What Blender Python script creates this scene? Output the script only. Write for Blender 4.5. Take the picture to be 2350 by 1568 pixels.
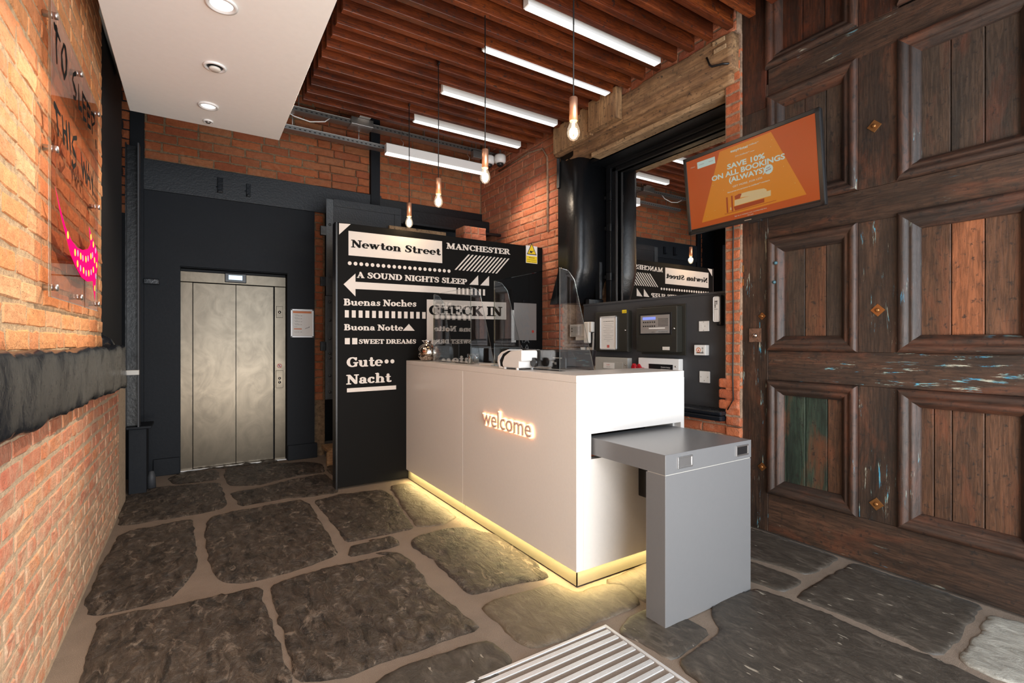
import bpy, bmesh, math, random
from mathutils import Vector, Matrix, noise
from mathutils.geometry import delaunay_2d_cdt
random.seed(7)
PI = math.pi
C = bpy.context.scene.collection
for o in list(bpy.data.objects): bpy.data.objects.remove(o)

# ------------------------------------------------------------------ camera, light, exposure
SC = bpy.context.scene
cd = bpy.data.cameras.new('camera'); cam = bpy.data.objects.new('camera', cd); C.objects.link(cam)
cam.location = (0, 0, 1.35); cam.rotation_euler = (PI/2, 0, -math.atan(725/1134.0))
cd.sensor_width = 36; cd.lens = 36*1134/2350; cd.clip_start = .05; cd.clip_end = 100
SC.camera = cam
SC.view_settings.view_transform = 'Standard'; SC.view_settings.look = 'None'
SC.view_settings.gamma = 1; SC.view_settings.exposure = 0.0
SC.view_settings.use_curve_mapping = False
W = bpy.data.worlds.new('daylight'); SC.world = W; W.use_nodes = True
W.node_tree.nodes['Background'].inputs[0].default_value = (.80, .90, 1, 1)
W.node_tree.nodes['Background'].inputs[1].default_value = 1.1
def lamp(name, kind, loc, energy, color, rot=(0,0,0), **k):
    d = bpy.data.lights.new(name, kind); d.energy = energy; d.color = color
    for a, b in k.items(): setattr(d, a, b)
    o = bpy.data.objects.new(name, d); C.objects.link(o); o.location = loc; o.rotation_euler = rot
    return o
WARM = (1, .78, .54); NEUT = (1, .80, .62)
# daylight coming through the open entrance behind the camera
lamp('entrance_daylight', 'AREA', (1.5, -1.35, 1.7), 180, (.87, .935, 1), (PI/2, 0, 0), shape='RECTANGLE', size=3.4, size_y=3.0)
# unseen fill light, added low down and aimed up to brighten the soffit
lamp('soffit_fill', 'AREA', (.8, -1.3, .35), 125, (1, .93, .84), (PI*.78, 0, 0), shape='RECTANGLE', size=2.6, size_y=.6)
# recessed downlights over the entrance (in the soffit, some behind the camera)
for (x, y, e) in ((.105, 2.832, 40), (.075, 4.05, 42), (.1, 1.3, 40), (.1, 0.0, 25)):
    lamp('downlight', 'SPOT', (x, y, 2.96), e, NEUT, (0, 0, 0), spot_size=2.3, spot_blend=.9, shadow_soft_size=.05)
# track spot washing the acrylic sign on the left wall, and one washing the right brickwork
lamp('wall_spot', 'SPOT', (1.1, 3.9, 3.3), 400, (1, .84, .66), (0, 0, 0), spot_size=1.15, spot_blend=.7, shadow_soft_size=.03)
SC.objects['wall_spot'].rotation_euler = (Vector((-.5, 2.6, 1.9))-Vector((1.1, 3.9, 3.3))).to_track_quat('-Z', 'Y').to_euler()
lamp('brick_spot', 'SPOT', (2.6, 4.9, 3.5), 90, (1, .8, .6), (0, 0, 0), spot_size=1.5, spot_blend=.8, shadow_soft_size=.04)
SC.objects['brick_spot'].rotation_euler = (Vector((3.385, 4.7, 2.3))-Vector((2.6, 4.9, 3.5))).to_track_quat('-Z', 'Y').to_euler()
# ------------------------------------------------------------------ node materials
MATS = {}
class NT:
    def __init__(s, name):
        s.m = bpy.data.materials.new(name); s.m.use_nodes = True; s.t = s.m.node_tree
        s.t.nodes.clear(); s.out = s.t.nodes.new('ShaderNodeOutputMaterial'); MATS[name] = s.m
    def n(s, typ, ins=None, **props):
        nd = s.t.nodes.new('ShaderNode'+typ)
        for k, v in props.items(): setattr(nd, k, v)
        for k, v in (ins or {}).items():
            sock = nd.inputs[k]
            if isinstance(v, bpy.types.NodeSocket): s.t.links.new(v, sock)
            elif isinstance(v, (tuple, list)) and len(v) == 3 and sock.type == 'RGBA': sock.default_value = (*v, 1)
            else: sock.default_value = v
        return nd
    def coord(s, scale=(1,1,1), obj=False, rnd=False):
        c = s.n('TexCoord').outputs['Object'] if obj else s.n('NewGeometry').outputs['Position']
        if rnd:
            oi = s.n('ObjectInfo').outputs['Random']
            ml = s.n('Math', {0: oi, 1: 37.0}, operation='MULTIPLY').outputs[0]
            c = s.n('VectorMath', {0: c, 1: ml}, operation='ADD').outputs[0]
        return s.n('Mapping', {'Vector': c, 'Scale': scale}).outputs[0]
    def noise(s, vec, scale=5, detail=4, rough=.55, dist=0, typ='FBM'):
        return s.n('TexNoise', {'Vector': vec, 'Scale': scale, 'Detail': detail, 'Roughness': rough, 'Distortion': dist}, noise_type=typ).outputs[0]
    def ramp(s, fac, stops, interp='LINEAR'):
        r = s.n('ValToRGB', {'Fac': fac}); cr = r.color_ramp; cr.interpolation = interp
        while len(cr.elements) < len(stops): cr.elements.new(.5)
        for e, (p, c) in zip(cr.elements, stops):
            e.position = p; e.color = (*c, 1) if isinstance(c, (tuple, list)) else (c, c, c, 1)
        return r.outputs[0]
    def mix(s, fac, a, b, typ='MIX'):
        m = s.n('Mix', data_type='RGBA', blend_type=typ)
        for i, v in ((0, fac), (6, a), (7, b)):
            if isinstance(v, bpy.types.NodeSocket): s.t.links.new(v, m.inputs[i])
            elif isinstance(v, (tuple, list)): m.inputs[i].default_value = (*v, 1)
            else: m.inputs[i].default_value = v
        return m.outputs[2]
    def mul(s, a, b): return s.n('Math', {0: a, 1: b}, operation='MULTIPLY').outputs[0]
    def add(s, a, b): return s.n('Math', {0: a, 1: b}, operation='ADD').outputs[0]
    def bump(s, h, strength=.3, dist=.01):
        return s.n('Bump', {'Height': h, 'Strength': strength, 'Distance': dist}).outputs[0]
    def fin(s, col, rough=.5, metal=0, normal=None, **extra):
        ins = {'Base Color': col, 'Roughness': rough, 'Metallic': metal}
        if normal is not None: ins['Normal'] = normal
        for k, v in extra.items(): ins[k.replace('_', ' ')] = v
        p = s.n('BsdfPrincipled', ins)
        s.t.links.new(p.outputs[0], s.out.inputs[0]); return s.m

def plain(name, col, rough=.5, metal=0, grain=.0, scale=60, **ex):
    t = NT(name); v = t.coord()
    nz = t.noise(v, scale, 3)
    c = t.mix(t.mul(nz, .25), col, tuple(x*.75 for x in col))
    nm = t.bump(nz, grain, .004) if grain else None
    return t.fin(c, rough, metal, nm, **ex)
def emit(name, col, strength):
    t = NT(name); e = t.n('Emission', {'Color': col, 'Strength': strength})
    t.t.links.new(e.outputs[0], t.out.inputs[0]); return t.m
def screenm(name, col, strength=.75):
    t = NT(name); strength *= .62
    return t.fin(tuple(c*.05 for c in col), .35, 0, None, Emission_Color=(*col, 1), Emission_Strength=strength)
def clear(name, tint=(.95, .96, .96), fac=1.0, extra=0.0, glow=0):
    t = NT(name)
    fa = t.n('LayerWeight', {'Blend': .5}).outputs['Facing']
    fr = t.add(t.mul(t.n('Math', {0: fa, 1: 5.0}, operation='POWER').outputs[0], .9), .045)
    f = t.n('Math', {0: t.add(t.mul(fr, fac), extra), 1: 1.0}, operation='MINIMUM').outputs[0]
    a = t.n('BsdfTransparent', {'Color': tint}).outputs[0]
    b = t.n('BsdfGlossy', {'Color': (1,1,1), 'Roughness': .01}).outputs[0]
    m = t.n('MixShader', {0: f, 1: a, 2: b})
    if glow: m = t.n('AddShader', {0: m.outputs[0], 1: t.n('Emission', {'Color': (1, .84, .62), 'Strength': glow}).outputs[0]})
    t.t.links.new(m.outputs[0], t.out.inputs[0]); return t.m

def brickm(name, cols, mort=(.36, .27, .19), smear=.35, smear_low=None, zfade=None):
    t = NT(name)
    rnd = t.n('ObjectInfo').outputs['Random']
    at = t.n('Attribute', attribute_name='var', attribute_type='GEOMETRY').outputs['Fac']
    r = t.n('Math', {0: t.add(rnd, at)}, operation='FRACT').outputs[0]
    base = t.ramp(r, [(i/(len(cols)-1), c) for i, c in enumerate(cols)])
    v = t.coord()
    n1 = t.noise(v, 22, 5, .65); n2 = t.noise(v, 120, 3, .6); n3 = t.noise(v, 6, 4, .6, 1.5)
    c = t.mix(t.ramp(n1, [(.4, 0), (.75, .55)]), base, tuple(x*.45 for x in cols[0]))
    c = t.mix(t.ramp(n2, [(.62, 0), (.72, .8)]), c, (.06, .03, .015))
    sm = t.ramp(n3, [(.56, 0), (.75, smear)])
    if smear_low:                                   # lime bloom and old render near the floor
        z = t.n('SeparateXYZ', {0: t.n('NewGeometry').outputs['Position']}).outputs[2]
        low = t.n('MapRange', {'Value': z, 'From Min': smear_low[0], 'From Max': smear_low[1], 'To Min': 1, 'To Max': 0}).outputs[0]
        sm = t.n('Math', {0: t.add(sm, t.mul(low, t.ramp(t.noise(v, 9, 6, .7), [(.38, .25), (.6, 1)]))), 1: .92}, operation='MINIMUM').outputs[0]
    c = t.mix(sm, c, mort)
    h = t.add(t.mul(n1, 1.0), t.mul(n2, .35))
    return t.fin(c, .85, 0, t.bump(h, .75, .012))
def mortarm(name, col, dark=.5):
    t = NT(name); v = t.coord()
    n = t.noise(v, 30, 6, .7); n2 = t.noise(v, 180, 2)
    c = t.mix(t.ramp(n, [(.35, 1), (.65, 0)]), col, tuple(x*dark for x in col))
    return t.fin(c, .95, 0, t.bump(t.add(n, t.mul(n2, .5)), .8, .01))

brick_l = brickm('brick_left', [(.72, .29, .10), (.80, .38, .16), (.64, .22, .075), (.76, .41, .20), (.70, .26, .10)], (.62, .44, .28), .5)
brick_ll = brickm('brick_left_low', [(.62, .15, .055), (.72, .26, .10), (.45, .10, .05), (.68, .20, .09), (.55, .14, .08)], (.58, .41, .27), .6, (.35, 1.35))
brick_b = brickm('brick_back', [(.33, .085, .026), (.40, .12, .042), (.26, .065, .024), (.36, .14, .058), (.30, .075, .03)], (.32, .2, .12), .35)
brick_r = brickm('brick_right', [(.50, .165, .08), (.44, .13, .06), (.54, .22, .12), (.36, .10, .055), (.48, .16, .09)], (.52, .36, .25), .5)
brick_p = brickm('brick_pier', [(.48, .12, .045), (.52, .16, .065), (.40, .10, .04)], (.5, .36, .26), .3)
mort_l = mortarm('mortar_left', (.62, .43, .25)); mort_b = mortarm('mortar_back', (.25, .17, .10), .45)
mort_r = mortarm('mortar_right', (.42, .27, .18)); mort_low = mortarm('lime_render', (.60, .44, .29), .7)

def paintm(name, col, rough=.35, bumpy=.25, scale=40, spec=.5):
    t = NT(name); v = t.coord(); n = t.noise(v, scale, 5, .6); n2 = t.noise(v, 3, 3)
    c = t.mix(n2, col, tuple(x*.7 for x in col))
    return t.fin(c, t.add(rough, t.mul(n, .15)), 0, t.bump(n, bumpy, .008), Specular_IOR_Level=spec)
navy = paintm('dark_blue_paint', (.009, .0115, .016), .55, .12, 40, .25)
navy_rough = paintm('dark_paint_on_timber', (.010, .013, .018), .18, .30, 26)
navy_band = paintm('dark_paint_on_iron', (.013, .017, .023), .4, .35, 60)
black_paint = paintm('black_gloss_paint', (.006, .007, .009), .28, .3, 30)
dark = plain('near_black', (.008, .009, .011), .7)
charcoal = paintm('charcoal_board', (.052, .055, .062), .5, .05)
signblack = plain('sign_black', (.006, .0055, .005), .65, 0, 0, 60, Specular_IOR_Level=.10)
vinyl = plain('cream_vinyl', (.72, .64, .57), .5)
white_plaster = plain('white_plaster', (.90, .87, .83), .7, 0, .05, 25)
whitep = plain('white_plastic', (.80, .80, .79), .35)
cream = plain('cream_plastic', (.70, .66, .60), .4)
deskw = plain('white_solid_surface', (.78, .74, .70), .28)
greyp = plain('grey_lacquer', (.155, .156, .161), .3)
greyl = plain('grey_metal_box', (.42, .41, .38), .45)
blackp = plain('black_plastic', (.012, .012, .013), .3)
olive = plain('dark_olive_metal', (.028, .027, .022), .4)
redp = plain('red_plastic', (.42, .01, .02), .3)
alu = plain('brushed_aluminium', (.62, .62, .62), .35, 1)
alu_s = plain('satin_aluminium', (.78, .79, .80), .5, .55)
chrome = plain('chrome', (.75, .74, .72), .12, 1)
galv = plain('galvanised_steel', (.42, .41, .40), .38, .9, .1)
copper = plain('copper', (.93, .50, .32), .38, .85)
paper = plain('paper', (.80, .78, .75), .7)
orange_ink = plain('orange_ink', (.70, .22, .08), .6)
red_ink = plain('red_ink', (.6, .05, .03), .6)
grey_ink = plain('grey_ink', (.30, .30, .30), .6)
black_ink = plain('black_ink', (.02, .02, .02), .6)
yellow_ink = plain('yellow_vinyl', (.85, .62, .02), .5)
steel_plate = plain('engraved_plate', (.36, .33, .31), .4, .3)
cablem = plain('black_cable', (.01, .01, .01), .5)
strip_em = emit('strip_light_diffuser', (1, .97, .93), 2.6)
down_em = emit('downlight_lens', (1, .97, .92), 1.6)
fil_em = emit('glowing_filament', (1, .74, .40), 22)
blue_em = emit('lift_display', (.55, .75, 1), 1.8)
lcd_em = emit('lcd', (.32, .38, .95), .9)
neon_em = emit('welcome_halo', (1, .40, .17), 6)
led_em = emit('led_strip', (1, .80, .40), 1.6)
glass = clear('clear_acrylic', (.93, .94, .94), 1.5, .02)
edge_glass = clear('acrylic_edge', (.62, .70, .68), 1.5, .25)
panel_glass = clear('wall_panel_acrylic', (.86, .76, .72), .5, .05)
bulb_glass = clear('bulb_glass', (1, .95, .86), 1.3, .06, .22)
t = NT('mirror_silver'); t.fin((.82, .82, .82), .0, 1)
mirror_m = MATS['mirror_silver']
t = NT('pink_vinyl'); v = t.coord(); t.fin((.90, .005, .13), .9, 0, None, Specular_IOR_Level=0.0, Emission_Color=(.9, .0, .13, 1), Emission_Strength=.12)  # faint emission added to the vinyl colour, though it is no lamp
pink = MATS['pink_vinyl']
t = NT('letter_face'); t.fin((.62, .44, .38), .4); letter_m = MATS['letter_face']
# brushed steel of the lift
t = NT('brushed_steel'); v = t.coord((90, 90, 1.2)); n = t.noise(v, 3, 4); n2 = t.noise(t.coord((2, 2, 1.5)), 2.2, 5, .6, 2.5)
c = t.mix(t.ramp(n2, [(.35, 0), (.7, 1)]), (.115, .096, .073), (.088, .074, .057))
t.fin(c, t.add(.27, t.mul(n2, .06)), 1, t.bump(n, .06, .002)); steel = MATS['brushed_steel']
t = NT('kick_steel'); v = t.coord((2, 2, 90)); n = t.noise(v, 6, 3); n2 = t.noise(t.coord(), 260, 2)
t.fin((.36, .32, .24), t.add(.46, t.mul(n2, .25)), .85, t.bump(n2, .25, .002)); kick = MATS['kick_steel']
# mercury glass
t = NT('mercury_glass'); v = t.coord(); n = t.noise(v, 70, 5, .7)
t.fin(t.mix(t.ramp(n, [(.42, 0), (.6, 1)]), (.72, .66, .60), (.16, .11, .08)), .12, 1, t.bump(n, .2, .003)); mercury = MATS['mercury_glass']

def woodm(name, axis, cols, streak=(.19, .058, .026), streak_amt=.34, fleck=.0, dull=.5, fine=90, flat_amt=.0):
    t = NT(name)
    sc = {'x': (.09, 1, 1), 'y': (1, .09, 1), 'z': (1, 1, .09)}[axis]
    g = t.coord(sc, rnd=True); v = t.coord(rnd=True); w = t.coord()
    grain = t.noise(g, fine, 5, .65, .6); big = t.noise(g, 7, 4, .6, 1.0); patch = t.noise(t.coord(tuple(max(q, .28) for q in sc)), 6.5, 6, .68, .5); wear = t.noise(w, 26, 5, .72)
    c = t.ramp(big, [(.3, cols[0]), (.5, cols[1]), (.72, cols[2])])
    c = t.mix(t.mul(t.ramp(grain, [(.42, 1), (.58, 0)]), .55), c, tuple(x*.35 for x in cols[0]))
    c = t.mix(t.mul(t.ramp(patch, [(.52, 0), (.66, 1)]), streak_amt), c, streak)
    dk_ = t.noise(t.coord(tuple(max(q, .35) for q in sc)), 3.4, 6, .65, .4)
    c = t.mix(t.mul(t.ramp(dk_, [(.50, 0), (.64, 1)]), .6), c, tuple(x*.45 for x in cols[0]))
    c = t.mix(t.mul(t.ramp(wear, [(.57, 0), (.66, 1)]), .85), c, (.012, .010, .009))
    if fleck > 0:
        f1 = t.noise(g, 34, 6, .75, .4); f2 = t.noise(w, 3.4, 3, .5)
        m = t.mul(t.ramp(f1, [(.60, 0), (.64, 1)]), t.ramp(f2, [(.60-fleck*.35, 0), (.70-fleck*.35, 1)]))
        f3 = t.noise(w, 15, 2)
        pc = t.ramp(f3, [(.40, (.05, .30, .48)), (.5, (.18, .34, .34)), (.62, (.42, .42, .34))])
        c = t.mix(m, c, pc)
    h = t.add(t.mul(grain, .6), t.mul(wear, .5))
    return t.fin(c, t.add(dull-.12, t.mul(wear, .25)), 0, t.bump(h, .45, .006))
DB = [(.022, .015, .012), (.052, .029, .019), (.105, .052, .031)]
door_v = woodm('old_door_wood_upright', 'z', DB, fleck=.0)
door_h = woodm('old_door_wood_rail', 'y', DB, fleck=.10)
door_hb = woodm('old_door_wood_rail_paint_worn', 'y', DB, fleck=.95)
door_vb = woodm('old_door_wood_stile_paint_worn', 'z', DB, fleck=.75)
door_mv = woodm('door_moulding_upright', 'z', [(.028, .018, .014), (.05, .026, .018), (.09, .036, .018)], fleck=.1, dull=.50)
door_mh = woodm('door_moulding_level', 'y', [(.030, .020, .016), (.05, .028, .020), (.085, .036, .020)], fleck=.1, dull=.50)
plank_d = woodm('door_plank_dark', 'z', [(.028, .022, .018), (.052, .034, .024), (.085, .048, .030)], streak=(.12, .035, .018), streak_amt=.4)
plank_m = woodm('door_plank_brown', 'z', [(.055, .027, .016), (.10, .046, .024), (.15, .066, .034)], streak_amt=.45)
plank_o = woodm('door_plank_bare_orange', 'z', [(.17, .058, .022), (.26, .088, .036), (.34, .125, .055)], streak=(.38, .12, .045), streak_amt=.5)
plank_g = woodm('door_plank_green', 'z', [(.016, .028, .021), (.026, .046, .032), (.045, .065, .045)], streak=(.16, .042, .015), streak_amt=.55)
plank_t = woodm('door_plank_top_red', 'z', [(.022, .010, .006), (.05, .016, .008), (.10, .028, .010)], streak=(.18, .035, .010))
joist_m = woodm('stained_joist', 'x', [(.075, .014, .004), (.15, .030, .007), (.25, .058, .013)], streak=(.05, .014, .006), streak_amt=.5, dull=.42)
slab_m = woodm('ceiling_boards', 'y', [(.02, .006, .003), (.03, .008, .004), (.04, .010, .005)])
beam_m = woodm('rough_pale_timber', 'y', [(.20, .10, .045), (.32, .18, .085), (.42, .26, .13)], streak=(.12, .06, .03), streak_amt=.6, dull=.8, fine=50)
beam_mv = woodm('rough_pale_timber_upright', 'z', [(.22, .11, .045), (.34, .19, .085), (.42, .26, .13)], streak=(.12, .06, .03), streak_amt=.5, dull=.8, fine=50)
pine_m = woodm('pale_pine_board', 'y', [(.36, .23, .12), (.48, .32, .18), (.56, .40, .24)], streak=(.25, .14, .07), streak_amt=.4, dull=.7)
ply_m = woodm('plywood', 'x', [(.40, .24, .12), (.48, .30, .16), (.55, .36, .2)], streak_amt=.1, dull=.6)

# riven York stone, each stone its own tone
def stonem(name, lo, mid, hi, bstr=1.0, ridge=.5, rough=.42):
    t = NT(name); v = t.coord(); rv = t.coord(rnd=True)
    st = t.coord((1, .45, 1), rnd=True)
    r1 = t.noise(st, 11, 6, .62, 1.3, 'RIDGED_MULTIFRACTAL'); n1 = t.noise(st, 16, 6, .65, 1.6); n2 = t.noise(v, 110, 4, .7); n3 = t.noise(rv, 2.3, 4, .6)
    c = t.ramp(n1, [(.3, lo), (.55, mid), (.78, hi)])
    c = t.mix(t.ramp(n3, [(.35, .0), (.7, .55)]), c, lo)
    rg = t.noise(st, 7, 7, .68, 2.2, 'RIDGED_MULTIFRACTAL')
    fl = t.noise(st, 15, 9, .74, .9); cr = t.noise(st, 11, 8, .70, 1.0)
    c = t.mix(t.mul(t.ramp(cr, [(.40, 1), (.48, 0)]), ridge), c, tuple(x*.45 for x in lo))  # crevice shade painted into the stone colour
    c = t.mix(t.mul(t.ramp(fl, [(.55, 0), (.63, 1)]), ridge*.7), c, tuple(min(1, x*1.5) for x in hi))  # glints on the flaky ridges, painted as paler stone colour
    c = t.mix(t.mul(t.ramp(n2, [(.55, 0), (.75, 1)]), .45), c, hi)
    if ridge == .2:                                  # chipped pale scuffs
        sc_ = t.noise(t.coord((1, .25, 1)), 42, 2, .5, .3)
        c = t.mix(t.mul(t.ramp(sc_, [(.70, 0), (.73, 1)]), .8), c, (.36, .32, .26))
    h = t.add(t.mul(n1, 1.0), t.add(t.mul(r1, ridge*.4), t.add(t.mul(fl, ridge*.5), t.add(t.mul(rg, ridge*.2), t.mul(n2, .12)))))
    return t.fin(c, t.add(rough-.08, t.mul(n2, .3)), 0, t.bump(h, bstr, .07))
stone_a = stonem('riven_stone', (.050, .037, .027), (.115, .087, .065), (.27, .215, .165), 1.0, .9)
stone_w = stonem('riven_stone_smooth', (.085, .065, .042), (.13, .10, .068), (.19, .155, .11), .35, .3, .5)
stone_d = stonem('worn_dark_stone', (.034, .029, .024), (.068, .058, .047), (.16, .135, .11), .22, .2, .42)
stone_p = stonem('pale_stone', (.22, .21, .18), (.36, .35, .31), (.5, .49, .44), .3, .3, .5)
t = NT('sand_mortar'); v = t.coord(); n = t.noise(v, 330, 3, .7); n2 = t.noise(v, 6, 4)
c = t.mix(n2, (.29, .22, .165), (.16, .12, .09)); c = t.mix(t.ramp(n, [(.5, 0), (.7, .6)]), c, (.50, .41, .33))
t.fin(c, .9, 0, t.bump(t.add(n, t.mul(t.noise(v, 25, 4), 1.2)), .8, .008)); joint_m = MATS['sand_mortar']

# ------------------------------------------------------------------ geometry helpers
def meta(o, label=None, cat=None, group=None, kind=None):
    if label: o['label'] = label
    if cat: o['category'] = cat
    if group: o['group'] = group
    if kind: o['kind'] = kind
    return o
def thing(name, label, cat, loc=(0,0,0), rot=(0,0,0), group=None, kind=None):
    o = bpy.data.objects.new(name, None); C.objects.link(o); o.location = loc
    o.rotation_euler = rot if isinstance(rot, tuple) else (0, 0, rot); o.empty_display_size = .1
    return meta(o, label, cat, group, kind)
def mesh(name, V, F, mat, parent=None, smooth=False, **k):
    me = bpy.data.meshes.new(name); me.from_pydata([tuple(v) for v in V], [], [tuple(f) for f in F]); me.update()
    if smooth: me.polygons.foreach_set('use_smooth', [True]*len(me.polygons))
    o = bpy.data.objects.new(name, me); C.objects.link(o)
    if mat: me.materials.append(mat)
    if parent: o.parent = parent
    return meta(o, **k)
def bmobj(name, bm, mat, parent=None, smooth=False, **k):
    bmesh.ops.recalc_face_normals(bm, faces=bm.faces)
    me = bpy.data.meshes.new(name); bm.to_mesh(me); bm.free()
    if smooth: me.polygons.foreach_set('use_smooth', [True]*len(me.polygons))
    o = bpy.data.objects.new(name, me); C.objects.link(o)
    if mat: me.materials.append(mat)
    if parent: o.parent = parent
    return meta(o, **k)
def bmbox(bm, x, y, z, bev=0, seg=2):
    b2 = bmesh.new()
    vs = [b2.verts.new((x[i], y[j], z[k])) for i in (0,1) for j in (0,1) for k in (0,1)]
    for f in ((0,1,3,2),(4,6,7,5),(0,4,5,1),(2,3,7,6),(0,2,6,4),(1,5,7,3)): b2.faces.new([vs[i] for i in f])
    if bev: bmesh.ops.bevel(b2, geom=list(b2.edges), offset=bev, segments=seg, affect='EDGES', profile=.5)
    me = bpy.data.meshes.new('tmp'); b2.to_mesh(me); b2.free(); bm.from_mesh(me); bpy.data.meshes.remove(me)
def box(name, x, y, z, mat, parent=None, bev=.0, **k):
    bm = bmesh.new(); bmbox(bm, sorted(x), sorted(y), sorted(z), bev); return bmobj(name, bm, mat, parent, **k)
def boxes(name, lst, mat, parent=None, bev=0, **k):
    bm = bmesh.new()
    for x, y, z in lst: bmbox(bm, sorted(x), sorted(y), sorted(z), bev)
    return bmobj(name, bm, mat, parent, **k)
def ring(c, r, n, ax):
    out = []
    for i in range(n):
        a = 2*PI*i/n; u, w = r*math.cos(a), r*math.sin(a)
        out.append({'x': (c[0], c[1]+u, c[2]+w), 'y': (c[0]+u, c[1], c[2]+w), 'z': (c[0]+u, c[1]+w, c[2])}[ax])
    return out
def lathe(name, prof, mat, parent=None, c=(0,0,0), ax='z', n=20, smooth=True, **k):
    """prof: list of (radius, position along axis)"""
    V = []; F = []
    for r, p in prof:
        cc = list(c); cc['xyz'.index(ax)] += p; V += ring(cc, max(r, .0001), n, ax)
    m = len(prof)
    for i in range(m-1):
        for j in range(n):
            a = i*n+j; b = i*n+(j+1) % n; F.append((a, b, b+n, a+n))
    F.append(tuple(range(n))[::-1]); F.append(tuple(range((m-1)*n, m*n)))
    bm = bmesh.new(); vs = [bm.verts.new(v) for v in V]
    for f in F: bm.faces.new([vs[i] for i in f])
    o = bmobj(name, bm, mat, parent, **k)
    if smooth:
        for p in o.data.polygons: p.use_smooth = len(p.vertices) == 4
    return o
def tube_bm(bm, pts, r, n=8):
    pts = [Vector(p) for p in pts]; rings = []
    for i, p in enumerate(pts):
        d = (pts[min(i+1, len(pts)-1)]-pts[max(i-1, 0)]).normalized()
        up = Vector((0, 0, 1)) if abs(d.z) < .9 else Vector((1, 0, 0))
        a = d.cross(up).normalized(); b = d.cross(a)
        rr = r[i] if isinstance(r, (list, tuple)) else r
        rings.append([bm.verts.new(p+rr*(math.cos(2*PI*j/n)*a+math.sin(2*PI*j/n)*b)) for j in range(n)])
    for q, s in zip(rings, rings[1:]):
        for j in range(n): bm.faces.new((q[j], q[(j+1) % n], s[(j+1) % n], s[j]))
    bm.faces.new(rings[0][::-1]); bm.faces.new(rings[-1])
def tube(name, pts, r, mat, parent=None, n=8, **k):
    bm = bmesh.new(); tube_bm(bm, pts, r, n); return bmobj(name, bm, mat, parent, True, **k)
def prism(name, poly, a, b, mat, parent=None, plane='xz', bev=0, **k):
    """extrude a 2D polygon; plane 'xz' -> extrude y from a to b, 'xy' -> z, 'yz' -> x"""
    f = {'xz': lambda p, t: (p[0], t, p[1]), 'xy': lambda p, t: (p[0], p[1], t), 'yz': lambda p, t: (t, p[0], p[1])}[plane]
    n = len(poly); V = [f(p, a) for p in poly]+[f(p, b) for p in poly]
    bm = bmesh.new(); vs = [bm.verts.new(v) for v in V]
    bm.faces.new(vs[:n]); bm.faces.new(vs[n:][::-1])
    for i in range(n): bm.faces.new((vs[i], vs[i+n], vs[(i+1) % n+n], vs[(i+1) % n]))
    bmesh.ops.recalc_face_normals(bm, faces=bm.faces)
    if bev: bmesh.ops.bevel(bm, geom=list(bm.edges), offset=bev, segments=2, affect='EDGES', profile=.5)
    return bmobj(name, bm, mat, parent, **k)
def copytree(o, parent=None, **k):
    c = o.copy(); C.objects.link(c)
    if parent: c.parent = parent
    for ch in o.children: copytree(ch, c)
    return meta(c, **k)

# ------------------------------------------------------------------ lettering
_tc = {}
def text_mesh(s, bold=0.0, res=3):
    key = (s, bold)
    if key not in _tc:
        cu = bpy.data.curves.new('txt', 'FONT'); cu.body = s; cu.size = 1; cu.offset = bold; cu.resolution_u = res
        cu.align_x = 'LEFT'; ob = bpy.data.objects.new('txt', cu); C.objects.link(ob)
        bpy.context.view_layer.update()
        me = bpy.data.meshes.new_from_object(ob.evaluated_get(bpy.context.evaluated_depsgraph_get()))
        V = [(v.co.x, v.co.y) for v in me.vertices]; F = [tuple(p.vertices) for p in me.polygons]
        bpy.data.objects.remove(ob); bpy.data.curves.remove(cu); bpy.data.meshes.remove(me)
        xs = [v[0] for v in V] or [0]; x0, x1 = min(xs), max(xs)
        _tc[key] = ([(v[0]-x0, v[1]) for v in V], F, x1-x0)
    return _tc[key]
def label_text(name, s, x0, z0, w, h, y, mat, parent, bold=0.0, slope=0.0, thick=0.0, cap=.73, **k):
    """flat print: left end at (x0,z0), total width w, capital height h; faces local -Y"""
    V, F, tw = text_mesh(s, bold)
    VV = [(x0+a/tw*w, y, z0+b/cap*h+slope*(a/tw*w)) for a, b in V]
    if thick:
        n = len(VV); back = [(p[0], y+thick, p[2]) for p in VV]
        ec = {}
        for f in F:
            for a, b in zip(f, f[1:]+f[:1]): ec[(a, b)] = 1
        sides = [(a, b, b+n, a+n) for (a, b) in ec if (b, a) not in ec]
        return mesh(name, VV+back, list(F)+sides, mat, parent, **k)
    return mesh(name, VV, F, mat, parent, **k)

T_, t_, s_ = .118, .052, .066      # stem, hairline and serif radii of the fat rounded serif letters
def A_(cx, cy, rx, ry, a0, a1, rs=T_, rt=t_, n=12):
    return [(cx+rx*math.cos(math.radians(a0+(a1-a0)*i/n)), cy+ry*math.sin(math.radians(a0+(a1-a0)*i/n)),
             rt+(rs-rt)*abs(math.cos(math.radians(a0+(a1-a0)*i/n)))**1.5) for i in range(n+1)]
def S_(x0, y0, x1, y1, r0, r1=None): return [(x0, y0, r0), (x1, y1, r0 if r1 is None else r1)]
def st(x, y0=.05, y1=.95, sb=1, stp=1, T=T_, w=.16):
    o = [S_(x, y0+T*.6, x, y1-T*.6, T)]
    if sb: o.append(S_(x-w, y0+.005, x+w, y0+.005, s_*.85))
    if stp == 1: o.append(S_(x-w, y1-.005, x+w, y1-.005, s_*.85))
    if stp == 2: o.append(S_(x-w, y1-.005, x, y1-.005, s_*.85))
    return o
XH = .68
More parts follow.
